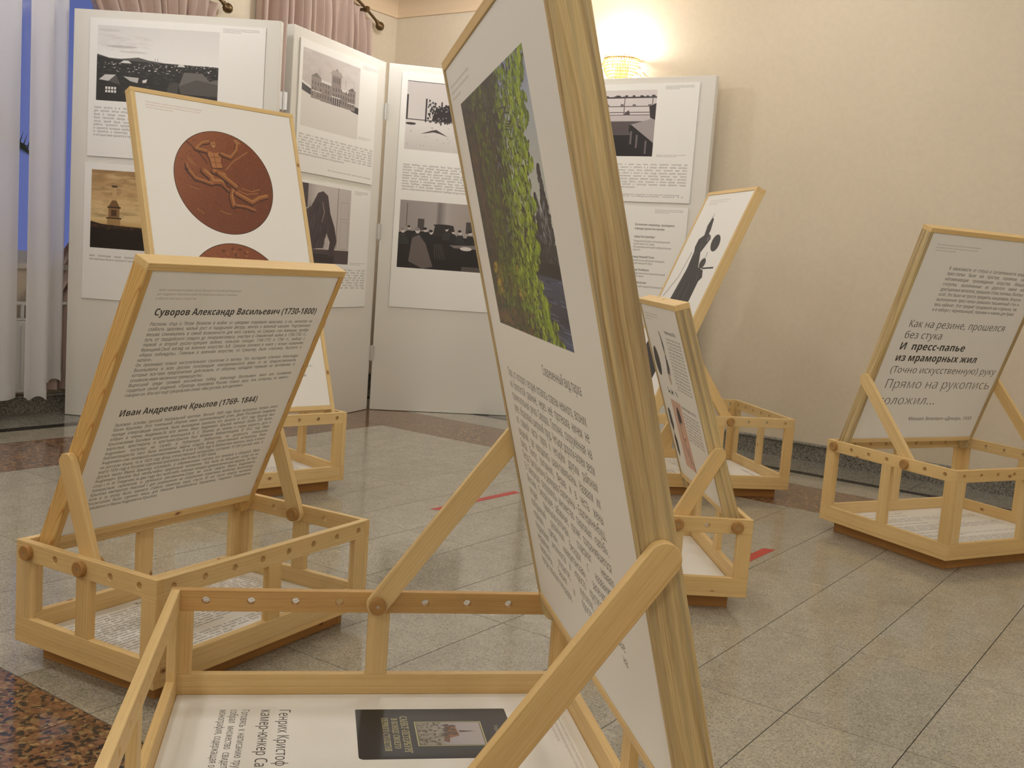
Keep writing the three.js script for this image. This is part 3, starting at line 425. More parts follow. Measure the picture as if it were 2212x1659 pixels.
  const top = V3(U).multiplyScalar(-1), X = V3(V), m = new THREE.Matrix4().makeBasis(X, top, X.clone().cross(top)); m.setPosition(0, 0.0668, 0); m.premultiply(new THREE.Matrix4().makeRotationY(ang).setPosition(g.position)); m.decompose(st.position, st.quaternion, st.scale);
  return g;
}
displayStand({ x: -1.2707, z: -2.1416, ang: 3.9412, D: 0.9395, W: 1.1033, H: 0.315, uh: 0.0578, ta: 0.2551, l1: 1.2824, l0: 0.0349, h1: 0.063, g1: 0.0515, nU: 9, nV: 11, t: 0.0574, low: 0.4765, la: 0.44, dark: true, stile: WOOD.stripe, arm: [WOOD.plain, WOOD.honey], inner: P_F, outer: P_BLANK, tray: T_F,
  label: 'nearest wooden crate stand whose tall tilted board shows a colour park photograph', trayLabel: 'white sheet with a dark book cover in the tray of the nearest stand' });
displayStand({ x: -2.4851, z: -1.416, ang: 0.1018, D: 0.5058, W: 0.8031, H: 0.315, uh: 0.0472, ta: 0.4102, l1: 0.8271, l0: 0.0284, h1: 0.048, g1: 0.0522, nU: 5, nV: 8, low: 0.248, la: 0.263, stile: WOOD.flame, inner: P_A, outer: P_BLANK, tray: T_A,
  label: 'wooden crate stand at left whose board has two bold headings over dense text', trayLabel: 'white sheet of close text lines in the tray of the left stand with two headings' });
displayStand({ x: -3.3278, z: -3.459, ang: 2.9495, D: 0.7, W: 0.8769, H: 0.365, uh: 0.0518, ta: 0.3449, l1: 1.4581, l0: 0.0287, h1: 0.0509, g1: 0.0519, nU: 7, nV: 8, low: 0.45, la: 0.45, stile: WOOD.plain, inner: P_BLANK, outer: P_B, tray: T_B,
  label: 'tall wooden stand whose white board shows a round brown medal, behind the left stand', trayLabel: 'white sheet with small dark shapes in the tray below the medal board' });
displayStand({ x: -1.7328, z: -3.832, ang: 3.8208, D: 0.51, W: 0.7425, H: 0.315, uh: 0.0545, ta: 0.3268, l1: 0.7574, l0: 0.0326, h1: 0.0537, g1: 0.055, nU: 5, nV: 7, low: 0.254, la: 0.242, stile: WOOD.stripe, inner: P_E, outer: P_BLANK, tray: T_E,
  label: 'small wooden stand partly hidden by the park board, with dark oval and pink picture', trayLabel: 'white sheet with a few large text lines in the small half-hidden stand' });
displayStand({ x: -1.5105, z: -4.6675, ang: -0.4706, D: 0.699, W: 0.901, H: 0.415, uh: 0.0454, ta: 0.3319, l1: 1.0414, l0: 0.029, h1: 0.0466, g1: 0.0514, nU: 7, nV: 9, low: 0.4466, la: 0.335, stile: WOOD.stripe, inner: P_G, outer: P_BLANK, tray: T_G,
  label: 'wooden crate stand at the right edge whose board bears a poem in large type', trayLabel: 'white sheet of striped text lines in the tray below the poem board' });
displayStand({ x: -2.3857, z: -4.555, ang: 0.8257, D: 0.8067, W: 0.7127, H: 0.415, uh: 0.0515, ta: 0.3835, l1: 1.2509, l0: 0.028, h1: 0.0515, g1: 0.055, nU: 8, nV: 7, low: 0.455, la: 0.4, stile: WOOD.plain, inner: P_BLANK, outer: P_D, tray: T_D,
  label: 'wooden stand by the back wall whose leaning white board shows a dark statuette', trayLabel: 'white text sheet in the tray of the stand with the statuette board' });
// ------------------------------------------------------------------ folding screen with mounted posters
const WHITEBOARD = std(0.76, 0.74, 0.69, 0.55);
const SCR_T = 0.05;
const SCREEN = { P1: [[-5.725, -3.545], [-4.7, -4.18]], P2: [[-4.737, -4.312], [-5.001, -5.39]], P3: [[-4.985, -5.4], [-4.2, -6.2]], P4: [[-4.15, -6.21], [-2.99, -6.28]] };
const screenThing = thing('folding_screen', 'tall white folding screen of hinged panels zigzagging in the left corner', 'folding screen');
const backScreen = thing('standing_board', 'tall white display panel standing close to the back wall below the lamp', 'display board');
const frameOf = {};
for (const [k, [a, b]] of Object.entries(SCREEN)) {
  const dx = b[0] - a[0], dz = b[1] - a[1], L = Math.hypot(dx, dz), SCR_H = k === 'P1' ? 2.354 : 2.37, g = new RoundedBoxGeometry(L, SCR_H, SCR_T, 2, 0.004); metreUV(g);
  const m = mesh(k === 'P4' ? 'panel' : 'screen_panel', g, WHITEBOARD, k === 'P4' ? backScreen : screenThing), X = new THREE.Vector3(dx / L, 0, dz / L), Y = new THREE.Vector3(0, 1, 0), Z = X.clone().cross(Y);
  const mid = new THREE.Vector3((a[0] + b[0]) / 2, SCR_H / 2 + 0.002, (a[1] + b[1]) / 2).addScaledVector(Z, -SCR_T / 2);
  m.matrix.makeBasis(X, Y, Z).setPosition(mid); m.matrix.decompose(m.position, m.quaternion, m.scale);
  frameOf[k] = { o: new THREE.Vector3(a[0], 0, a[1]), X, Y, Z, L };
}
{ // steel butt hinges at the two joints
  const hm = std(0.72, 0.72, 0.7, 0.35, { metalness: 0.6 });
  const at = (x, z, y, r) => { const h = mesh('hinge', mergeGeometries([new THREE.CylinderGeometry(0.006, 0.006, 0.11, 10), new THREE.CylinderGeometry(0.0075, 0.0075, 0.034, 10), box(-0.022, 0, -0.05, 0.05, -0.001, 0.001), box(0, 0.022, -0.05, 0.05, -0.001, 0.001)]), hm, screenThing); h.position.set(x, y, z); h.rotation.y = r; };
  for (const y of [2.05, 1.24, 0.4]) { at(-4.752, -4.268, y - 0.12, 0.9); at(-4.987, -5.392, y, 0.2); }
}
function poster(key, s0, s1, y0, y1, draw, label, ppm = 900) {
  const f = frameOf[key], w = s1 - s0, h = y1 - y0, m = mesh('poster', new THREE.BoxGeometry(w, h, 0.006), [PAPER, PAPER, PAPER, PAPER, sheet(w, h, ppm, draw, '#f1f0ed'), PAPER]);
  const mid = f.o.clone().addScaledVector(f.X, (s0 + s1) / 2).addScaledVector(f.Z, 0.0045); mid.y = (y0 + y1) / 2;
  m.matrix.makeBasis(f.X, f.Y, f.Z).setPosition(mid); m.matrix.decompose(m.position, m.quaternion, m.scale);
  tag(m, label, 'poster', 'posters mounted on the white screen panels'); return m;
}
const capTop = (c, x, w) => { line(c, GRANT[0], x, 0.022, 0.0085, { w, ink: '#9a9693' }); line(c, GRANT[1], x, 0.031, 0.0085, { w, ink: '#9a9693' }); line(c, GRANT[2], x, 0.04, 0.0085, { w: w * 0.5, ink: '#9a9693' }); };
const body = (c, seed, x, y, w, n, pitch = 0.019, size = 0.0165, chars = 70) => { const r = rng(seed); for (let i = 0; i < n; i++) line(c, fillerLine(r, i === n - 1 ? chars * 0.75 : chars), x, y + i * pitch, size, { justify: i < n - 1, w: i < n - 1 ? w : undefined, squeeze: 0.85, ink: '#7d7a78' }); };
const foot = (c, x, y, w) => { const r = rng(3); line(c, fillerLine(r, 36), x, y, 0.008, { w, ink: '#9a9693' }); line(c, fillerLine(r, 36), x, y + 0.0095, 0.008, { w: w * 0.7, ink: '#9a9693' }); };
function townPhoto(c, w, h) {
  const r = rng(12), X = (s) => s * w, Y = (t) => t * h; c.fillStyle = lin(c, 0, 0, 0, h, [[0, '#dcdad8'], [0.35, '#ecebe9'], [0.5, '#f1f0ee']]); c.fillRect(0, 0, w, h);
  for (let i = 0; i < 70; i++) ell(c, X(0.02 + 0.4 * r()), Y(0.12 + 0.2 * r()), w * (0.02 + 0.05 * r()), h * 0.012, grey(190, 0.10)); ell(c, X(0.2), Y(0.27), X(0.13), Y(0.016), grey(168, 0.5)); ell(c, X(0.1), Y(0.06), X(0.09), Y(0.02), grey(190, 0.4)); ell(c, X(0.3), Y(0.335), X(0.12), Y(0.012), grey(186, 0.5));
  poly(c, [[0, Y(0.38)], [X(0.1), Y(0.425)], [X(0.2), Y(0.43)], [X(0.28), Y(0.415)], [X(0.34), Y(0.4)], [X(0.42), Y(0.43)], [X(0.56), Y(0.455)], [w, Y(0.47)], [w, h], [0, h]], '#5b5957'); poly(c, [[0, Y(0.4)], [X(0.16), Y(0.445)], [X(0.5), Y(0.46)], [w, Y(0.475)], [w, h], [0, h]], '#2a2827');
  for (let i = 0; i < 420; i++) { const t = 0.47 + 0.5 * r() * r(); ell(c, X(r()), Y(t), w * (0.006 + 0.016 * r()), h * (0.004 + 0.008 * r()), grey(20 + 60 * r(), 0.8)); }
  for (let i = 0; i < 110; i++) { const t = 0.465 + 0.14 * Math.pow(r(), 1.3), k = 0.5 + (t - 0.46) * 6; c.fillStyle = grey(150 + 100 * r(), 0.9); c.fillRect(X(0.05 + 0.95 * r()), Y(t), w * 0.022 * k * r(), h * 0.012 * (0.4 + r())); }
  for (const [x, y, k] of [[0.19, 0.45, 1], [0.66, 0.455, 0.7]]) { poly(c, [[X(x), Y(y + 0.035)], [X(x + 0.03 * k), Y(y)], [X(x + 0.07 * k), Y(y)], [X(x + 0.1 * k), Y(y + 0.035)]], '#dedddb'); }
  for (const x of [0.48, 0.5]) stroke(c, [[X(x), Y(0.4)], [X(x), Y(0.47)]], w * 0.003, '#8a8886');
  poly(c, [[X(0.02), Y(0.72)], [X(0.07), Y(0.65)], [X(0.16), Y(0.645)], [X(0.1), Y(0.735)]], '#cfcdcb'); poly(c, [[X(0.16), Y(0.645)], [X(0.2), Y(0.78)], [X(0.1), Y(0.735)]], '#55524f'); poly(c, [[X(0.22), Y(0.66)], [X(0.35), Y(0.67)], [X(0.34), Y(0.74)], [X(0.28), Y(0.72)]], '#bfbdbb'); poly(c, [[X(0.38), Y(0.7)], [X(0.42), Y(0.68)], [X(0.41), Y(0.73)], [X(0.38), Y(0.735)]], '#dcdad8');
  for (let i = 0; i < 4; i++) for (let j = 0; j < 2; j++) { c.fillStyle = '#e4e2e0'; c.fillRect(X(0.075 + i * 0.024), Y(0.81 + j * 0.045), X(0.018), Y(0.034)); }
  poly(c, [[X(0.68), Y(0.74)], [X(0.72), Y(0.56)], [X(0.87), Y(0.56)], [X(0.93), Y(0.66)], [w, Y(0.63)], [w, Y(0.85)], [X(0.7), Y(0.83)]], '#6c6966'); poly(c, [[X(0.68), Y(0.75)], [X(0.82), Y(0.65)], [w, Y(0.7)], [w, Y(0.86)], [X(0.7), Y(0.85)]], '#54514e'); poly(c, [[X(0.56), Y(0.95)], [X(0.6), Y(0.72)], [X(0.68), Y(0.7)], [X(0.66), Y(0.98)]], '#4a4845'); stroke(c, [[X(0.76), Y(0.93)], [w, Y(0.94)]], h * 0.006, '#b5b3b0');
}
function columnPhoto(c, w, h) {
  const r = rng(13), X = (s) => s * w, Y = (t) => t * h; c.fillStyle = lin(c, 0, 0, 0, h, [[0, '#a9865a'], [0.35, '#cdab79'], [0.62, '#e2c894'], [0.7, '#caa76c'], [1, '#20140c']]); c.fillRect(0, 0, w, h);
  for (let i = 0; i < 200; i++) ell(c, X(r()), Y(r() * 0.6), w * (0.03 + 0.08 * r()), h * (0.01 + 0.02 * r()), r() < 0.5 ? 'rgba(118,86,52,.14)' : 'rgba(240,216,170,.14)');
  poly(c, [[0, Y(0.66)], [X(0.1), Y(0.69)], [X(0.25), Y(0.7)], [X(0.5), Y(0.71)], [w, Y(0.68)], [w, h], [0, h]], '#2c1a0e'); poly(c, [[0, Y(0.74)], [w, Y(0.75)], [w, h], [0, h]], '#1a0f08'); for (let i = 0; i < 60; i++) ell(c, X(r()), Y(0.7 + 0.05 * r()), w * 0.02, h * 0.006, 'rgba(110,76,40,.4)');
  const k = X(0.15); poly(c, [[k + X(0.045), Y(0.2)], [k + X(0.075), Y(0.2)], [k + X(0.085), Y(0.38)], [k + X(0.035), Y(0.38)]], '#c8a878'); poly(c, [[k + X(0.03), Y(0.19)], [k + X(0.09), Y(0.19)], [k + X(0.08), Y(0.215)], [k + X(0.04), Y(0.215)]], '#4a3520'); poly(c, [[k + X(0.01), Y(0.46)], [k + X(0.04), Y(0.38)], [k + X(0.08), Y(0.38)], [k + X(0.11), Y(0.46)]], '#7a5a36'); c.fillStyle = '#3c2a18'; c.fillRect(k, Y(0.46), X(0.12), Y(0.02)); c.fillStyle = '#8f6c42'; c.fillRect(k + X(0.01), Y(0.48), X(0.1), Y(0.12)); c.fillStyle = '#55391f'; c.fillRect(k + X(0.035), Y(0.5), X(0.05), Y(0.08)); c.fillStyle = '#3c2a18'; c.fillRect(k - X(0.01), Y(0.6), X(0.14), Y(0.016)); c.fillStyle = '#a88556'; c.fillRect(k, Y(0.616), X(0.12), Y(0.08));
  for (let i = 0; i < 8; i++) poly(c, [[X(0.55 + 0.06 * i), Y(0.71)], [X(0.57 + 0.06 * i), Y(0.55 + 0.06 * r())], [X(0.59 + 0.06 * i), Y(0.71)]], '#2a1a0e');
}
function palacePhoto(c, w, h) {
  const r = rng(14), X = (s) => s * w, Y = (t) => t * h; c.fillStyle = lin(c, 0, 0, w, h, [[0, '#b9b2b0'], [0.5, '#cbc5c2'], [1, '#d8d4d1']]); c.fillRect(0, 0, w, h); for (let i = 0; i < 120; i++) ell(c, X(r()), Y(r()), w * (0.03 + 0.07 * r()), h * 0.03, r() < 0.5 ? 'rgba(160,150,148,.10)' : 'rgba(232,228,225,.14)');
  poly(c, [[0, Y(0.55)], [X(0.3), Y(0.61)], [X(0.7), Y(0.62)], [w, Y(0.64)], [w, h], [0, h]], '#dedbd7');
  poly(c, [[0, Y(0.45)], [X(0.15), Y(0.5)], [X(0.15), Y(0.58)], [0, Y(0.54)]], '#37333a'); poly(c, [[X(0.86), Y(0.55)], [w, Y(0.56)], [w, Y(0.65)], [X(0.86), Y(0.63)]], '#3c383c'); poly(c, [[0, Y(0.42)], [X(0.16), Y(0.48)], [X(0.16), Y(0.5)], [0, Y(0.45)]], '#eceae8');
  const wall = '#8f8582', dk = '#5a5254'; c.fillStyle = wall; c.fillRect(X(0.15), Y(0.33), X(0.16), Y(0.28)); c.fillRect(X(0.31), Y(0.37), X(0.18), Y(0.25)); c.fillRect(X(0.49), Y(0.22), X(0.17), Y(0.4)); c.fillRect(X(0.66), Y(0.39), X(0.14), Y(0.23)); c.fillRect(X(0.8), Y(0.36), X(0.13), Y(0.26));
  poly(c, [[X(0.14), Y(0.33)], [X(0.23), Y(0.27)], [X(0.32), Y(0.33)]], '#6e6664'); poly(c, [[X(0.79), Y(0.36)], [X(0.865), Y(0.31)], [X(0.94), Y(0.36)]], '#6e6664'); poly(c, [[X(0.46), Y(0.22)], [X(0.5), Y(0.16)], [X(0.65), Y(0.16)], [X(0.69), Y(0.22)]], '#a39b98'); poly(c, [[X(0.54), Y(0.16)], [X(0.575), Y(0.12)], [X(0.61), Y(0.16)]], '#8f8784'); poly(c, [[X(0.31), Y(0.37)], [X(0.33), Y(0.34)], [X(0.49), Y(0.35)], [X(0.49), Y(0.38)]], '#e3e0dd'); poly(c, [[X(0.66), Y(0.37)], [X(0.79), Y(0.38)], [X(0.8), Y(0.405)], [X(0.66), Y(0.4)]], '#e3e0dd');
  c.fillStyle = dk; for (let j = 0; j < 3; j++) for (let i = 0; i < 17; i++) { if (r() < 0.06) continue; c.fillRect(X(0.165 + i * 0.045), Y(0.385 + j * 0.075 + 0.006 * Math.sin(i)), X(0.017), Y(0.042)); } for (let i = 0; i < 4; i++) c.fillRect(X(0.515 + i * 0.035), Y(0.245), X(0.018), Y(0.075)); c.fillStyle = '#4a4346'; c.fillRect(X(0.5), Y(0.52), X(0.15), Y(0.1)); c.fillStyle = '#b9b1ae'; for (let i = 0; i < 4; i++) c.fillRect(X(0.51 + i * 0.037), Y(0.52), X(0.014), Y(0.1)); c.fillStyle = '#eceae8'; c.fillRect(X(0.16), Y(0.505), X(0.16), Y(0.01)); c.fillRect(X(0.49), Y(0.505), X(0.17), Y(0.01)); c.fillRect(X(0.79), Y(0.525), X(0.15), Y(0.01));
  for (const [x, y] of [[0.27, 0.2], [0.29, 0.2], [0.74, 0.24], [0.9, 0.28]]) stroke(c, [[X(x), Y(y)], [X(x), Y(y + 0.1)]], w * 0.008, '#a39c9a');
}
function hidePhoto(c, w, h) {
  const r = rng(15), X = (s) => s * w, Y = (t) => t * h; c.fillStyle = lin(c, 0, 0, w, 0, [[0, '#8d8583'], [0.3, '#c9c2bf'], [1, '#c5bebb']]); c.fillRect(0, 0, w, h); c.fillStyle = '#9d9694'; c.fillRect(X(0.72), 0, X(0.02), Y(0.8)); c.strokeStyle = '#a8a19e'; c.lineWidth = w * 0.006; c.strokeRect(X(0.8), Y(0.18), X(0.16), Y(0.22)); c.strokeRect(X(0.8), Y(0.44), X(0.16), Y(0.36));
  c.fillStyle = '#55494a'; c.fillRect(0, Y(0.82), w, h); c.fillStyle = '#3a3032'; c.fillRect(0, Y(0.88), X(0.7), h); c.fillStyle = '#4b4044'; c.fillRect(0, 0, X(0.13), Y(0.3));
  poly(c, [[X(0.08), Y(0.34)], [X(0.2), Y(0.28)], [X(0.32), Y(0.1)], [X(0.42), Y(0.07)], [X(0.52), Y(0.12)], [X(0.58), Y(0.34)], [X(0.68), Y(0.52)], [X(0.74), Y(0.7)], [X(0.66), Y(0.9)], [X(0.56), Y(0.92)], [X(0.6), Y(0.72)], [X(0.52), Y(0.6)], [X(0.46), Y(0.8)], [X(0.02), Y(0.84)]], '#4c4044'); for (let i = 0; i < 160; i++) { const s = 0.12 + 0.45 * r(), t = 0.2 + 0.55 * r(); stroke(c, [[X(s), Y(t)], [X(s - 0.02), Y(t + 0.1)]], w * 0.008, r() < 0.5 ? 'rgba(122,108,108,.35)' : 'rgba(36,28,32,.4)'); } stroke(c, [[X(0.42), Y(0.22)], [X(0.46), Y(0.34)], [X(0.42), Y(0.46)]], w * 0.02, '#8b7d7c');
}
function millPhoto(c, w, h) {
  const r = rng(16), X = (s) => s * w, Y = (t) => t * h; c.fillStyle = lin(c, 0, 0, 0, h, [[0, '#c4bdbb'], [0.5, '#d6d0ce'], [0.62, '#dedad7'], [1, '#d0cbc9']]); c.fillRect(0, 0, w, h); c.fillStyle = '#3a3234'; c.fillRect(0, 0, X(0.6), Y(0.008)); c.fillRect(0, Y(0.2), X(0.02), Y(0.36)); c.fillRect(0, Y(0.55), w, Y(0.012)); for (const [x, y] of [[0.22, 0.24], [0.4, 0.27], [0.55, 0.2], [0.75, 0.1]]) c.fillRect(X(x), Y(y), X(0.018), Y(0.34));
  for (let i = 0; i < 320; i++) { const s = 0.24 + 0.74 * r(), top = 0.28 + 0.1 * Math.sin(s * 20) * 0.5; c.fillStyle = grey(20 + 40 * r(), 0.9); c.fillRect(X(s), Y(top + (0.56 - top) * r()), X(0.03 * r()), Y(0.03)); } poly(c, [[X(0.3), Y(0.55)], [X(0.34), Y(0.38)], [X(0.55), Y(0.28)], [X(0.9), Y(0.25)], [w, Y(0.55)]], '#2c2527'); for (let i = 0; i < 60; i++) { c.fillStyle = grey(150 + 60 * r(), 0.7); c.fillRect(X(0.3 + 0.7 * r()), Y(0.34 + 0.24 * r()), X(0.012), Y(0.015)); }
  poly(c, [[X(0.18), Y(0.76)], [X(0.3), Y(0.7)], [X(0.36), Y(0.68)], [X(0.5), Y(0.77)], [X(0.4), Y(0.735)], [X(0.33), Y(0.72)]], '#4a4042'); ell(c, X(0.06), Y(0.62), X(0.06), Y(0.018), '#3a3234'); for (let i = 0; i < 30; i++) ell(c, X(r()), Y(0.6 + 0.35 * r()), w * 0.006, h * 0.006, grey(90, 0.5));
}
function meetingPhoto(c, w, h) {
  const r = rng(17), X = (s) => s * w, Y = (t) => t * h; c.fillStyle = lin(c, 0, 0, w, 0, [[0, '#9c9491'], [0.42, '#a9a29f'], [0.46, '#7b7370'], [0.55, '#b3aca9'], [0.62, '#aaa29f'], [1, '#a0988f']]); c.fillRect(0, 0, w, h); c.fillStyle = '#5d5553'; c.fillRect(X(0.08), Y(0.04), X(0.008), Y(0.34)); for (const x of [0.22, 0.8, 0.9]) { c.fillStyle = '#4c4544'; c.fillRect(X(x * 0.98), Y(0.26), X(0.075), Y(0.17)); }
  c.fillStyle = '#1f1a1b'; poly(c, [[0, Y(0.48)], [X(0.2), Y(0.44)], [X(0.5), Y(0.46)], [X(0.75), Y(0.5)], [w, Y(0.5)], [w, h], [0, h]], '#241e1f'); ell(c, X(0.52), Y(0.34), X(0.12), Y(0.02), '#2c2626'); poly(c, [[X(0.42), Y(0.34)], [X(0.64), Y(0.34)], [X(0.66), Y(0.5)], [X(0.4), Y(0.5)]], '#2f2928');
  for (const [x, y, k, cap] of [[0.05, 0.45, 1, 1], [0.12, 0.4, 0.7, 0], [0.22, 0.44, 1.15, 1], [0.31, 0.42, 0.9, 0], [0.38, 0.45, 0.9, 0], [0.56, 0.39, 0.8, 0], [0.64, 0.42, 0.8, 0], [0.72, 0.42, 0.85, 0], [0.84, 0.42, 0.85, 0], [0.93, 0.43, 0.85, 1]]) { ell(c, X(x), Y(y), X(0.024 * k), Y(0.036 * k), '#cfc8c5'); ell(c, X(x - 0.006), Y(y - 0.02 * k), X(0.026 * k), Y(0.022 * k), cap ? '#8f8784' : '#2a2424'); poly(c, [[X(x - 0.07 * k), Y(y + 0.2 * k)], [X(x - 0.04 * k), Y(y + 0.045)], [X(x + 0.04 * k), Y(y + 0.045)], [X(x + 0.075 * k), Y(y + 0.2 * k)]], grey(30 + 30 * r())); }
  poly(c, [[X(0.13), Y(0.9)], [X(0.16), Y(0.55)], [X(0.24), Y(0.5)], [X(0.32), Y(0.62)], [X(0.42), Y(0.96)], [X(0.3), h]], '#6a615f'); poly(c, [[X(0.6), Y(0.62)], [X(0.92), Y(0.6)], [w, Y(0.66)], [X(0.66), Y(0.66)]], '#7d7573'); ell(c, X(0.8), Y(0.66), X(0.07), Y(0.03), '#d8d2cf'); for (let i = 0; i < 5; i++) stroke(c, [[X(0.42 + 0.02 * i), Y(0.62)], [X(0.44 + 0.03 * i), Y(0.84)]], w * 0.004, 'rgba(160,150,148,.6)'); c.fillStyle = '#5b5351'; c.fillRect(X(0.76), Y(0.93), w, h);
}
function pantryPhoto(c, w, h) {
  const r = rng(18), X = (s) => s * w, Y = (t) => t * h; c.fillStyle = '#d9d2d3'; c.fillRect(0, 0, w, h); c.fillStyle = '#3a3134'; c.fillRect(X(0.0), Y(0.1), w, Y(0.022)); for (let i = 0; i < 26; i++) c.fillRect(X(r()), Y(0.075 + 0.02 * r()), X(0.03), Y(0.03)); for (const y of [0.24, 0.33, 0.37]) { c.fillStyle = '#5d5254'; c.fillRect(0, Y(y), w, Y(0.012)); } for (const x of [0.1, 0.35, 0.62, 0.95]) { c.fillStyle = '#6a5f61'; c.fillRect(X(x), Y(0.1), X(0.01), Y(0.3)); } for (let i = 0; i < 16; i++) { c.fillStyle = '#6f6466'; c.fillRect(X(r()), Y(0.2 + 0.02 * r()), X(0.04 * r()), Y(0.03)); } poly(c, [[X(0.62), Y(0.37)], [X(0.68), Y(0.3)], [X(0.7), Y(0.37)]], '#4c4245');
  c.fillStyle = '#c7bfc1'; c.fillRect(0, Y(0.38), w, Y(0.09)); c.fillStyle = '#5b5052'; c.fillRect(0, Y(0.47), w, Y(0.24)); for (let i = 0; i < 7; i++) { c.fillStyle = 'rgba(30,22,26,.5)'; c.fillRect(0, Y(0.49 + i * 0.032), w, Y(0.004)); } c.fillStyle = '#191316'; c.fillRect(0, Y(0.68), w, h); poly(c, [[X(0.72), Y(0.52)], [w, Y(0.42)], [w, Y(0.8)]], '#a39a9c'); poly(c, [[X(0.7), Y(0.53)], [X(0.73), Y(0.53)], [w, Y(0.8)], [w, h], [X(0.9), h], [X(0.7), Y(0.62)]], '#1d171a'); for (const x of [0.72, 0.79, 0.9]) { c.fillStyle = '#6e6467'; c.fillRect(X(x), Y(0.62 + (x - 0.72) * 0.8), X(0.022), Y(0.2)); } ell(c, X(0.45), Y(0.56), X(0.03), Y(0.07), '#8b8082'); c.fillStyle = '#2a2225'; c.fillRect(0, 0, X(0.06), Y(0.5)); poly(c, [[X(0.92), Y(0.25)], [w, Y(0.2)], [w, Y(0.45)], [X(0.94), Y(0.42)]], '#2c2427');
}
poster('P1', 0.1, 1.122, 1.532, 2.31, (c, w, h) => { photo(c, 0.045, 0.04, 0.712, 0.42, townPhoto); capTop(c, 0.775, 0.21); c.save(); body(c, 41, 0.035, 0.505, 0.72, 9, 0.0195, 0.0185, 74); c.restore(); foot(c, 0.775, 0.45, 0.2); }, 'black and white poster of a low town with hills atop the left screen panel');
poster('P1', 0.09, 1.122, 0.706, 1.494, (c, w, h) => { photo(c, 0.042, 0.038, 0.66, 0.45, columnPhoto); capTop(c, 0.775, 0.21); body(c, 42, 0.04, 0.54, 0.7, 2, 0.0195, 0.0185, 70); }, 'sepia poster of a column monument, bottom of the left screen panel');
poster('P2', 0.065, 0.988, 1.545, 2.31, (c, w, h) => { photo(c, 0.03, 0.045, 0.665, 0.452, palacePhoto); capTop(c, 0.725, 0.19); foot(c, 0.71, 0.478, 0.17); body(c, 43, 0.022, 0.55, 0.885, 8, 0.0165, 0.0155, 100); line(c, 'Из воспоминаний жителей города', 0.36, 0.732, 0.0125, { w: 0.54, ink: '#8a8785' }); }, 'poster of a snowy palace with a central tower on the middle screen panel');
poster('P2', 0.065, 0.985, 0.725, 1.502, (c, w, h) => { photo(c, 0.08, 0.018, 0.585, 0.48, hidePhoto); capTop(c, 0.71, 0.17); foot(c, 0.69, 0.49, 0.2); body(c, 44, 0.05, 0.54, 0.845, 9, 0.0165, 0.0155, 90); }, 'lower poster showing a draped dark hide in a room, on the middle screen panel');
poster('P3', 0.092, 1.06, 0.732, 2.32, (c, w, h) => { photo(c, 0.04, 0.05, 0.59, 0.458, millPhoto); capTop(c, 0.71, 0.2); body(c, 45, 0.04, 0.615, 0.89, 10, 0.0185, 0.0165, 100); photo(c, 0.038, 0.85, 0.592, 0.462, meetingPhoto); foot(c, 0.66, 1.3, 0.2); }, 'tall poster with a snowy mill photo above a crowded meeting photo', 720);
poster('P4', 0.105, 1.058, 1.56, 2.33, (c, w, h) => { photo(c, 0.04, 0.04, 0.62, 0.432, pantryPhoto); capTop(c, 0.717, 0.2); foot(c, 0.69, 0.465, 0.21); body(c, 46, 0.04, 0.53, 0.878, 9, 0.0188, 0.0165, 96); line(c, 'Из документов городского архива о кустарных промыслах', 0.3, 0.725, 0.0125, { w: 0.58, ink: '#8a8785' }); line(c, 'музейного собрания, лист 17', 0.3, 0.738, 0.0125, { w: 0.61, ink: '#8a8785' }); }, 'upper poster of a pantry with white shelves on the panel below the lamp');
poster('P4', 0.105, 1.056, 0.75, 1.53, (c, w, h) => {
  capTop(c, 0.717, 0.2); const L = [['Каслинские сокровища, хранящиеся', 0, 1], ['в фондах уральских музеев:', 0.026, 1], ['город Екатеринбург', 0.08, 1], ['Свердловский областной краеведческий', 0.108], ['музей имени О.Е. Клера', 0.127], ['Екатеринбургский музей изобразительных', 0.147], ['искусств', 0.166], ['город Нижний Тагил', 0.214, 1], ['Нижнетагильский музей-заповедник', 0.236], ['«Горнозаводской Урал»', 0.255], ['город Челябинск', 0.3, 1], ['Государственный исторический музей', 0.322], ['Южного Урала', 0.341], ['город Кыштым', 0.384, 1], ['Кыштымский городской краеведческий музей', 0.408]];
  for (const [t, y, b] of L) line(c, t, 0.58, 0.126 + y, b ? 0.0195 : 0.0175, { bold: !!b, squeeze: 0.78, ink: b ? '#6a6866' : '#85827f' });
}, 'lower poster with a short list of museums on the panel below the lamp');

// ------------------------------------------------------------------ curtains, rods, radiator, plant by the window
const CLOTH = new THREE.MeshPhysicalMaterial({ color: new THREE.Color().setRGB(0.56, 0.43, 0.37), roughness: 0.85, sheen: 0.25, sheenRoughness: 0.6, side: THREE.DoubleSide });
const SHEER = new THREE.MeshPhysicalMaterial({ color: new THREE.Color().setRGB(0.8, 0.79, 0.8), roughness: 0.95, transmission: 0.42, thickness: 0, side: THREE.DoubleSide });
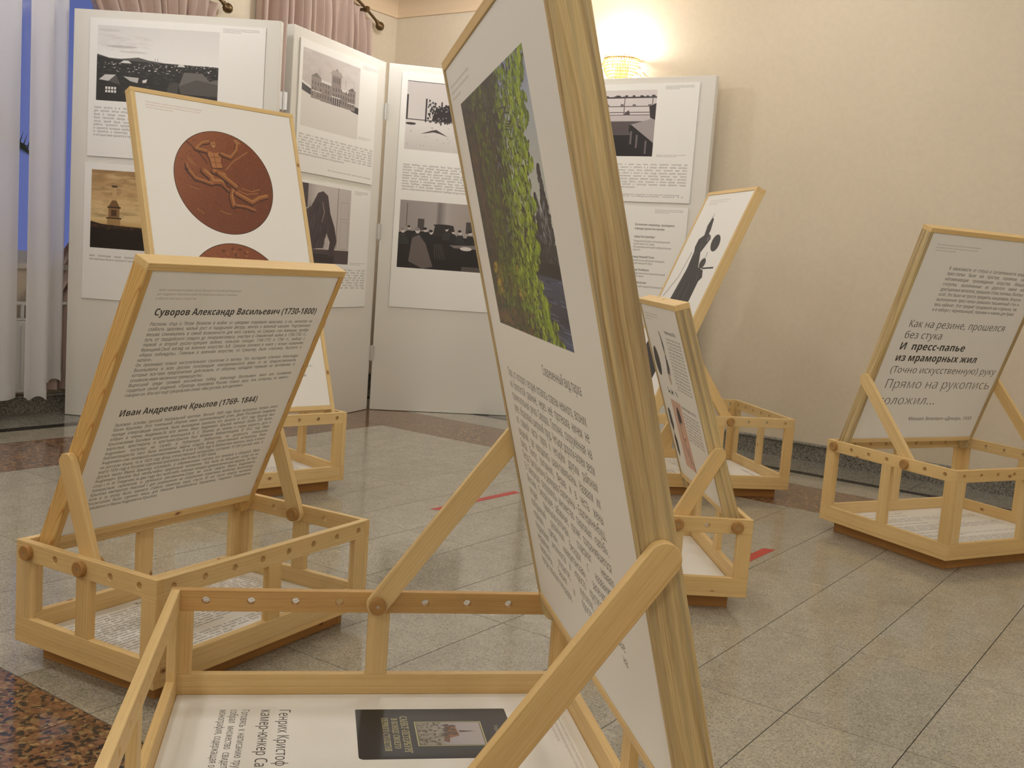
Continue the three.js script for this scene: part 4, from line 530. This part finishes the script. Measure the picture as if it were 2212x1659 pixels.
// cloth hanging below a top line: z(s, t), y(s, t), folds along x
function hang(name, mat, nS, nT, fn) {
  const P = [], I = []; for (let j = 0; j <= nT; j++) for (let i = 0; i <= nS; i++) P.push(...fn(i / nS, j / nT));
  for (let j = 0; j < nT; j++) for (let i = 0; i < nS; i++) { const a = j * (nS + 1) + i, b = a + 1, c = a + nS + 1, d = c + 1; I.push(a, c, b, b, c, d); }
  const g = new THREE.BufferGeometry(); g.setAttribute('position', new THREE.Float32BufferAttribute(P, 3)); g.setIndex(I); g.computeVertexNormals(); return mesh(name, metreUV(g), mat);
}
const rodY = (z, z0, y0, yTop, span) => yTop - (yTop - y0) * Math.pow(Math.max(0, 1 - (z - z0) / span), 2.1);
const RX = -5.785, RODS = [{ z0: -6.12, y0: 2.839, yT: 3.06, span: 0.75, len: 1.25 }, { z0: -4.663, y0: 2.636, yT: 2.98, span: 1.3, len: 1.5 }];
RODS.forEach((d, i) => {
  const pts = []; for (let k = 0; k <= 24; k++) { const z = d.z0 + d.len * k / 24; pts.push(new THREE.Vector3(RX, rodY(z, d.z0, d.y0, d.yT, d.span), z)); }
  const g = thing('curtain_rod', i ? 'bronze curtain rod end with ball finial above the left screen panel' : 'bronze curtain rod with ball finial near the corner cornice', 'curtain rod', 'bronze curtain rods'), m = std(0.16, 0.1, 0.045, 0.35, { metalness: 0.7 });
  mesh('rod', new THREE.TubeGeometry(new THREE.CatmullRomCurve3(pts), 40, 0.011, 10, false), m, g);
  const fin = new THREE.LatheGeometry([[0, -0.036], [0.018, -0.032], [0.032, -0.014], [0.034, 0.004], [0.026, 0.022], [0.013, 0.031], [0.016, 0.037], [0.016, 0.044], [0.011, 0.048], [0.011, 0.06]].map((p) => new THREE.Vector2(p[0], p[1])), 20);
  const f = mesh('finial', fin, m, g); f.position.set(RX, d.y0 - 0.012, d.z0 - 0.014); f.rotation.x = 0.95;
  for (const k of [0.14]) { const z = d.z0 + k, y = rodY(z, d.z0, d.y0, d.yT, d.span), r = mesh('bracket', mergeGeometries([box(XL - RX, 0, -0.01, 0.01, -0.01, 0.01), box(-0.018, 0.018, -0.02, 0.02, -0.014, 0.014)].map((q) => { q.deleteAttribute('uv'); return q; })), m, g); r.position.set(RX, y, z); }
});
function drape(d, z0, z1, gather, label, seed, tie) {
  const r = rng(seed), N = 15, ph = Array.from({ length: N + 1 }, () => r());
  const fold = (s) => { const q = s * N, i = Math.floor(q), f = q - i, w = 0.5 + 0.5 * Math.cos(2 * Math.PI * f); return Math.pow(w, 1.4) * (0.7 + 0.3 * ph[Math.min(i, N)]); };
  const m = hang('drape', CLOTH, 300, 40, (s, t) => {
    const zt = z0 + (z1 - z0) * s, yt = rodY(zt, d.z0, d.y0, d.yT, d.span) - 0.025, y = yt + (0.14 - yt) * t, f = fold(s);
    const hem = Math.exp(-t * 40), ruff = hem * 0.014 * Math.sin(s * 170);                                      // gathered heading
    const q = tie ? Math.sin(Math.PI * Math.min(1, t * 1.25)) : 0, z = zt + (gather - zt) * 0.55 * q + 0.012 * Math.sin(s * 61 + t * 3) * (1 - hem);
    return [-5.862 + 0.03 * (1 - Math.min(1, t * 12)) + (0.02 + (tie ? 0.05 : 0.085) * Math.min(1, t * 9 + 0.25)) * f + ruff, y, z];
  });
  tag(m, label, 'curtain', 'dusty pink drapes');
}
drape(RODS[0], -6.06, -4.95, -5.9, 'dusty pink gathered drape above the middle screen panel', 201, false);
drape(RODS[1], -4.62, -3.36, -4.35, 'dusty pink drape hanging above the left screen panel, pulled aside', 202, true);
function sheer(z0, z1, folds, label, seed, bottom, x) {
  const r = rng(seed), p = r() * 6, m = hang('sheer_curtain', SHEER, 120, 30, (s, t) => { const z = z0 + (z1 - z0) * s + 0.008 * Math.sin(t * 2.2 + p) * t, y = 2.9 + (bottom + 0.012 * Math.sin(s * 9 + p) - 2.9) * t; return [x + (0.008 + 0.012 * t) * Math.sin(s * folds * 2 * Math.PI + 0.8 * Math.sin(t * 2 + p)), y, z]; });
  tag(m, label, 'curtain', 'white sheer curtains at the window'); const hemz = [z0, z1];
  mesh('hem', (() => { const P = [], I = []; for (let i = 0; i <= 60; i++) { const s = i / 60; for (const q of [0, 1]) { const t = 1 - q * 0.022, z = hemz[0] + (hemz[1] - hemz[0]) * s + 0.008 * Math.sin(t * 2.2 + p) * t, y = 2.9 + (bottom + 0.012 * Math.sin(s * 9 + p) - 2.9) * t; P.push(x + 0.004 + (0.008 + 0.012 * t) * Math.sin(s * folds * 2 * Math.PI + 0.8 * Math.sin(t * 2 + p)), y, z); } } for (let i = 0; i < 60; i++) { const a = i * 2; I.push(a, a + 2, a + 1, a + 1, a + 2, a + 3); } const g = new THREE.BufferGeometry(); g.setAttribute('position', new THREE.Float32BufferAttribute(P, 3)); g.setIndex(I); g.computeVertexNormals(); return g; })(), SHEER, m);
}
sheer(-3.2, -2.3, 5, 'white sheer curtain at the left edge of the picture', 301, 0.13, -5.66);
sheer(-3.375, -3.235, 1.2, 'narrow white sheer curtain strip beside the left screen panel', 302, 0.125, -5.64);
sheer(-3.55, -3.42, 1.5, 'bluish sheer curtain fold half hidden by the left screen panel', 303, 0.2, -5.78);
{ // panel radiator under the window
  const g = thing('radiator', 'white panel radiator under the window behind the sheer curtain', 'radiator'), m = std(0.72, 0.71, 0.69, 0.4);
  mesh('panel', (() => { const q = new RoundedBoxGeometry(0.06, 0.42, 1.05, 2, 0.012); q.translate(-5.79, 0.35, -2.86); return metreUV(q); })(), m, g);
  for (let k = 0; k < 26; k++) mesh('fin', box(-5.7605, -5.752, 0.17, 0.53, -3.34 + k * 0.038, -3.322 + k * 0.038), m, g);
  mesh('top_grille', box(-5.83, -5.77, 0.562, 0.572, -3.38, -2.34), m, g);
  for (const z of [-3.3, -2.5]) mesh('bracket', box(XL + 0.021, -5.819, 0.3, 0.4, z, z + 0.03), m, g);
  mesh('pipe', (() => { const q = new THREE.CylinderGeometry(0.012, 0.012, 1.3, 12); q.rotateX(Math.PI / 2); q.translate(-5.815, 0.655, -2.95); return q; })(), m, g);
  mesh('pipe', (() => { const q = new THREE.CylinderGeometry(0.012, 0.012, 0.1, 12); q.translate(-5.815, 0.61, -3.32); return q; })(), m, g);
}
{ // palm fronds standing behind the sheer curtain
  const g = thing('palm_plant', 'dark palm fronds showing through the sheer curtain', 'plant'), m = std(0.05, 0.07, 0.045, 0.6, { side: THREE.DoubleSide }), r = rng(88);
  const pot = new THREE.LatheGeometry([[0, 0], [0.09, 0], [0.12, 0.2], [0.13, 0.2], [0.13, 0.22], [0.11, 0.22], [0.105, 0.19], [0, 0.19]].map((p) => new THREE.Vector2(p[0], p[1])), 24);
  g.position.set(-5.8, WY0, -3.02); const pm = mesh('pot', pot, std(0.3, 0.12, 0.06, 0.7), g); pm.position.set(-0.0, 0, 0); pm.scale.set(0.5, 0.8, 0.5);
  mesh('stem', (() => { const q = new THREE.CylinderGeometry(0.008, 0.012, 0.5, 8); q.translate(0, 0.4, 0); return q; })(), m, g);
  for (let k = 0; k < 7; k++) {
    const a = (k / 6 - 0.5) * 2.2, len = 0.42 + 0.12 * r(), P = [], I = [], spine = (t) => [0, 0.62 + 0.42 * Math.cos(a) * t * (1 - 0.35 * t) + (0.04 * k % 0.1) - 0.28 * t * t * Math.abs(Math.sin(a)), -Math.sin(a) * len * t];
    for (let i = 0; i < 16; i++) { const t0 = 0.15 + 0.85 * i / 16, s0 = spine(t0), ll = 0.13 * Math.sin(Math.PI * (0.15 + 0.8 * i / 16)); for (const sd of [-1, 1]) { const n = P.length / 3, dz = -Math.sin(a), dy = Math.cos(a); P.push(s0[0], s0[1], s0[2], s0[0] + 0.006, s0[1] + 0.011 * dy, s0[2] + 0.011 * dz, s0[0] + 0.01, s0[1] + ll * (dy * 0.6 - sd * dz * 0.7) - 0.03, s0[2] + ll * (dz * 0.6 + sd * dy * 0.7)); I.push(n, n + 1, n + 2); } }
    const q = new THREE.BufferGeometry(); q.setAttribute('position', new THREE.Float32BufferAttribute(P, 3)); q.setIndex(I); q.computeVertexNormals();
    const tube = new THREE.TubeGeometry(new THREE.CatmullRomCurve3([0, 0.25, 0.5, 0.75, 1].map((t) => V3(spine(t)))), 16, 0.003, 5); tube.deleteAttribute('uv'); mesh('frond', mergeGeometries([tube, q]), m, g);
  }
}
// ------------------------------------------------------------------ red tape on the floor
const TAPE = std(0.5, 0.035, 0.03, 0.35);
function tape(pts, label) { const s = new THREE.Shape(); pts.forEach((p, i) => (i ? s.lineTo(p[0], -p[1]) : s.moveTo(p[0], -p[1]))); const g = new THREE.ExtrudeGeometry(s, { depth: 0.0005, bevelEnabled: false }); g.rotateX(-Math.PI / 2); const m = mesh('floor_tape', metreUV(g), TAPE); m.position.y = 0.0002; tag(m, label, 'tape', 'red tape marks on the floor'); }
tape([[-2.846, -3.512], [-2.815, -3.52], [-2.786, -4.11], [-2.829, -4.128]], 'long red tape strip on the floor left of the park board');
tape([[-1.508, -3.55], [-1.55, -3.56], [-1.548, -4.11], [-1.503, -4.131]], 'red tape strip on the floor beside the small half-hidden stand');

// ------------------------------------------------------------------ crystal wall lamp
{
  const g = thing('wall_lamp', 'lit crystal bowl wall lamp above the right-hand display panel', 'wall lamp'), gold = std(0.75, 0.5, 0.2, 0.25, { metalness: 1 }), glass = new THREE.MeshPhysicalMaterial({ color: new THREE.Color().setRGB(0.95, 0.72, 0.4), transmission: 0.4, roughness: 0.05, thickness: 0.01, ior: 1.55 });
  g.position.set(-3.766, 2.5, ZB);
  mesh('back_plate', (() => { const q = new RoundedBoxGeometry(0.1, 0.16, 0.02, 3, 0.008); q.translate(0, -0.06, 0.01); return metreUV(q); })(), gold, g);
  const R = 0.128, rows = 8; mesh('rim', (() => { const q = new THREE.TorusGeometry(R, 0.006, 8, 40, Math.PI); q.rotateX(Math.PI / 2); q.translate(0, 0.028, 0.005); return q; })(), gold, g);
  mesh('upper_rim', (() => { const q = new THREE.TorusGeometry(R, 0.003, 8, 40, Math.PI); q.rotateX(Math.PI / 2); q.translate(0, 0.042, 0.005); return q; })(), gold, g);
  const beads = [];
  for (let j = 0; j < rows; j++) { const q = j / rows, rad = R * Math.sqrt(Math.max(0.05, 1 - q * q)), n = Math.max(6, Math.round(Math.PI * rad / 0.0185)); for (let i = 0; i <= n; i++) { const a = Math.PI * (i + (j % 2) * 0.5) / (n + 0.5), b = new THREE.OctahedronGeometry(0.0088, 1); b.translate(rad * Math.cos(a), 0.016 - j * 0.019, 0.006 + rad * Math.sin(a)); beads.push(b); } }
  const bm = mesh('crystal_beads', mergeGeometries(beads), glass, g); bm.userData.kind = 'stuff';
  for (let k = 0; k < 7; k++) { const a = Math.PI * (k + 0.5) / 7, q = new THREE.TubeGeometry(new THREE.QuadraticBezierCurve3(new THREE.Vector3(R * Math.cos(a), 0.028, 0.005 + R * Math.sin(a)), new THREE.Vector3(R * 0.97 * Math.cos(a), -0.1, 0.005 + R * 0.97 * Math.sin(a)), new THREE.Vector3(0, -0.14, 0.02)), 14, 0.0022, 6); mesh('rib', q, gold, g); }
  for (const x of [-0.045, 0.045]) {
    mesh('bulb', (() => { const q = new THREE.SphereGeometry(0.017, 16, 12); q.scale(1, 1.7, 1); q.translate(x, 0.05, 0.06); return q; })(), new THREE.MeshStandardMaterial({ color: 0xffffff, emissive: new THREE.Color().setRGB(1, 0.96, 0.9), emissiveIntensity: 8 }), g);
    mesh('candle_socket', (() => { const q = new THREE.CylinderGeometry(0.009, 0.009, 0.05, 12); q.translate(x, 0.0, 0.06); return q; })(), gold, g);
    const l = new THREE.PointLight(new THREE.Color().setRGB(1, 0.96, 0.9), SCONCE_POWER, 0, 2); l.position.set(-3.766 + x, 2.55, ZB + 0.06); l.castShadow = true; scene.add(l);
  }
}
// ------------------------------------------------------------------ globe ceiling lamps (above the picture)
LAMPS.forEach(([x, z, k], i) => {
  const g = thing('ceiling_lamp', `white globe ceiling lamp out of the picture, ${['first', 'second', 'third', 'fourth'][i % 4]} from the back wall in ${['first', 'second', 'third', 'fourth'][Math.floor(i / 4)]} row`, 'lamp', 'white globe ceiling lamps'); g.position.set(x, LAMP_Y, z);
  const brass = std(0.6, 0.45, 0.2, 0.35, { metalness: 0.9 });
  mesh('globe', new THREE.SphereGeometry(0.1, 32, 24), new THREE.MeshStandardMaterial({ color: 0xffffff, emissive: LAMP_COLOR, emissiveIntensity: 1.6 }), g);
  mesh('cap', (() => { const q = new THREE.LatheGeometry([[0, 0.1], [0.05, 0.085], [0.05, 0.12], [0.012, 0.14], [0, 0.14]].map((p) => new THREE.Vector2(p[0], p[1])), 24); return q; })(), brass, g);
  mesh('rod', (() => { const h = CEIL - LAMP_Y - 0.13, q = new THREE.CylinderGeometry(0.007, 0.007, h, 10); q.translate(0, 0.13 + h / 2, 0); return q; })(), brass, g);
  mesh('ceiling_rose', (() => { const q = new THREE.CylinderGeometry(0.06, 0.07, 0.03, 24); q.translate(0, CEIL - LAMP_Y - 0.015, 0); return q; })(), brass, g);
  const l = new THREE.PointLight(LAMP_COLOR, k, 0, 2); l.position.set(x, LAMP_Y, z); l.castShadow = true; l.shadow.radius = 5; scene.add(l);
});

renderer.render(scene, camera);
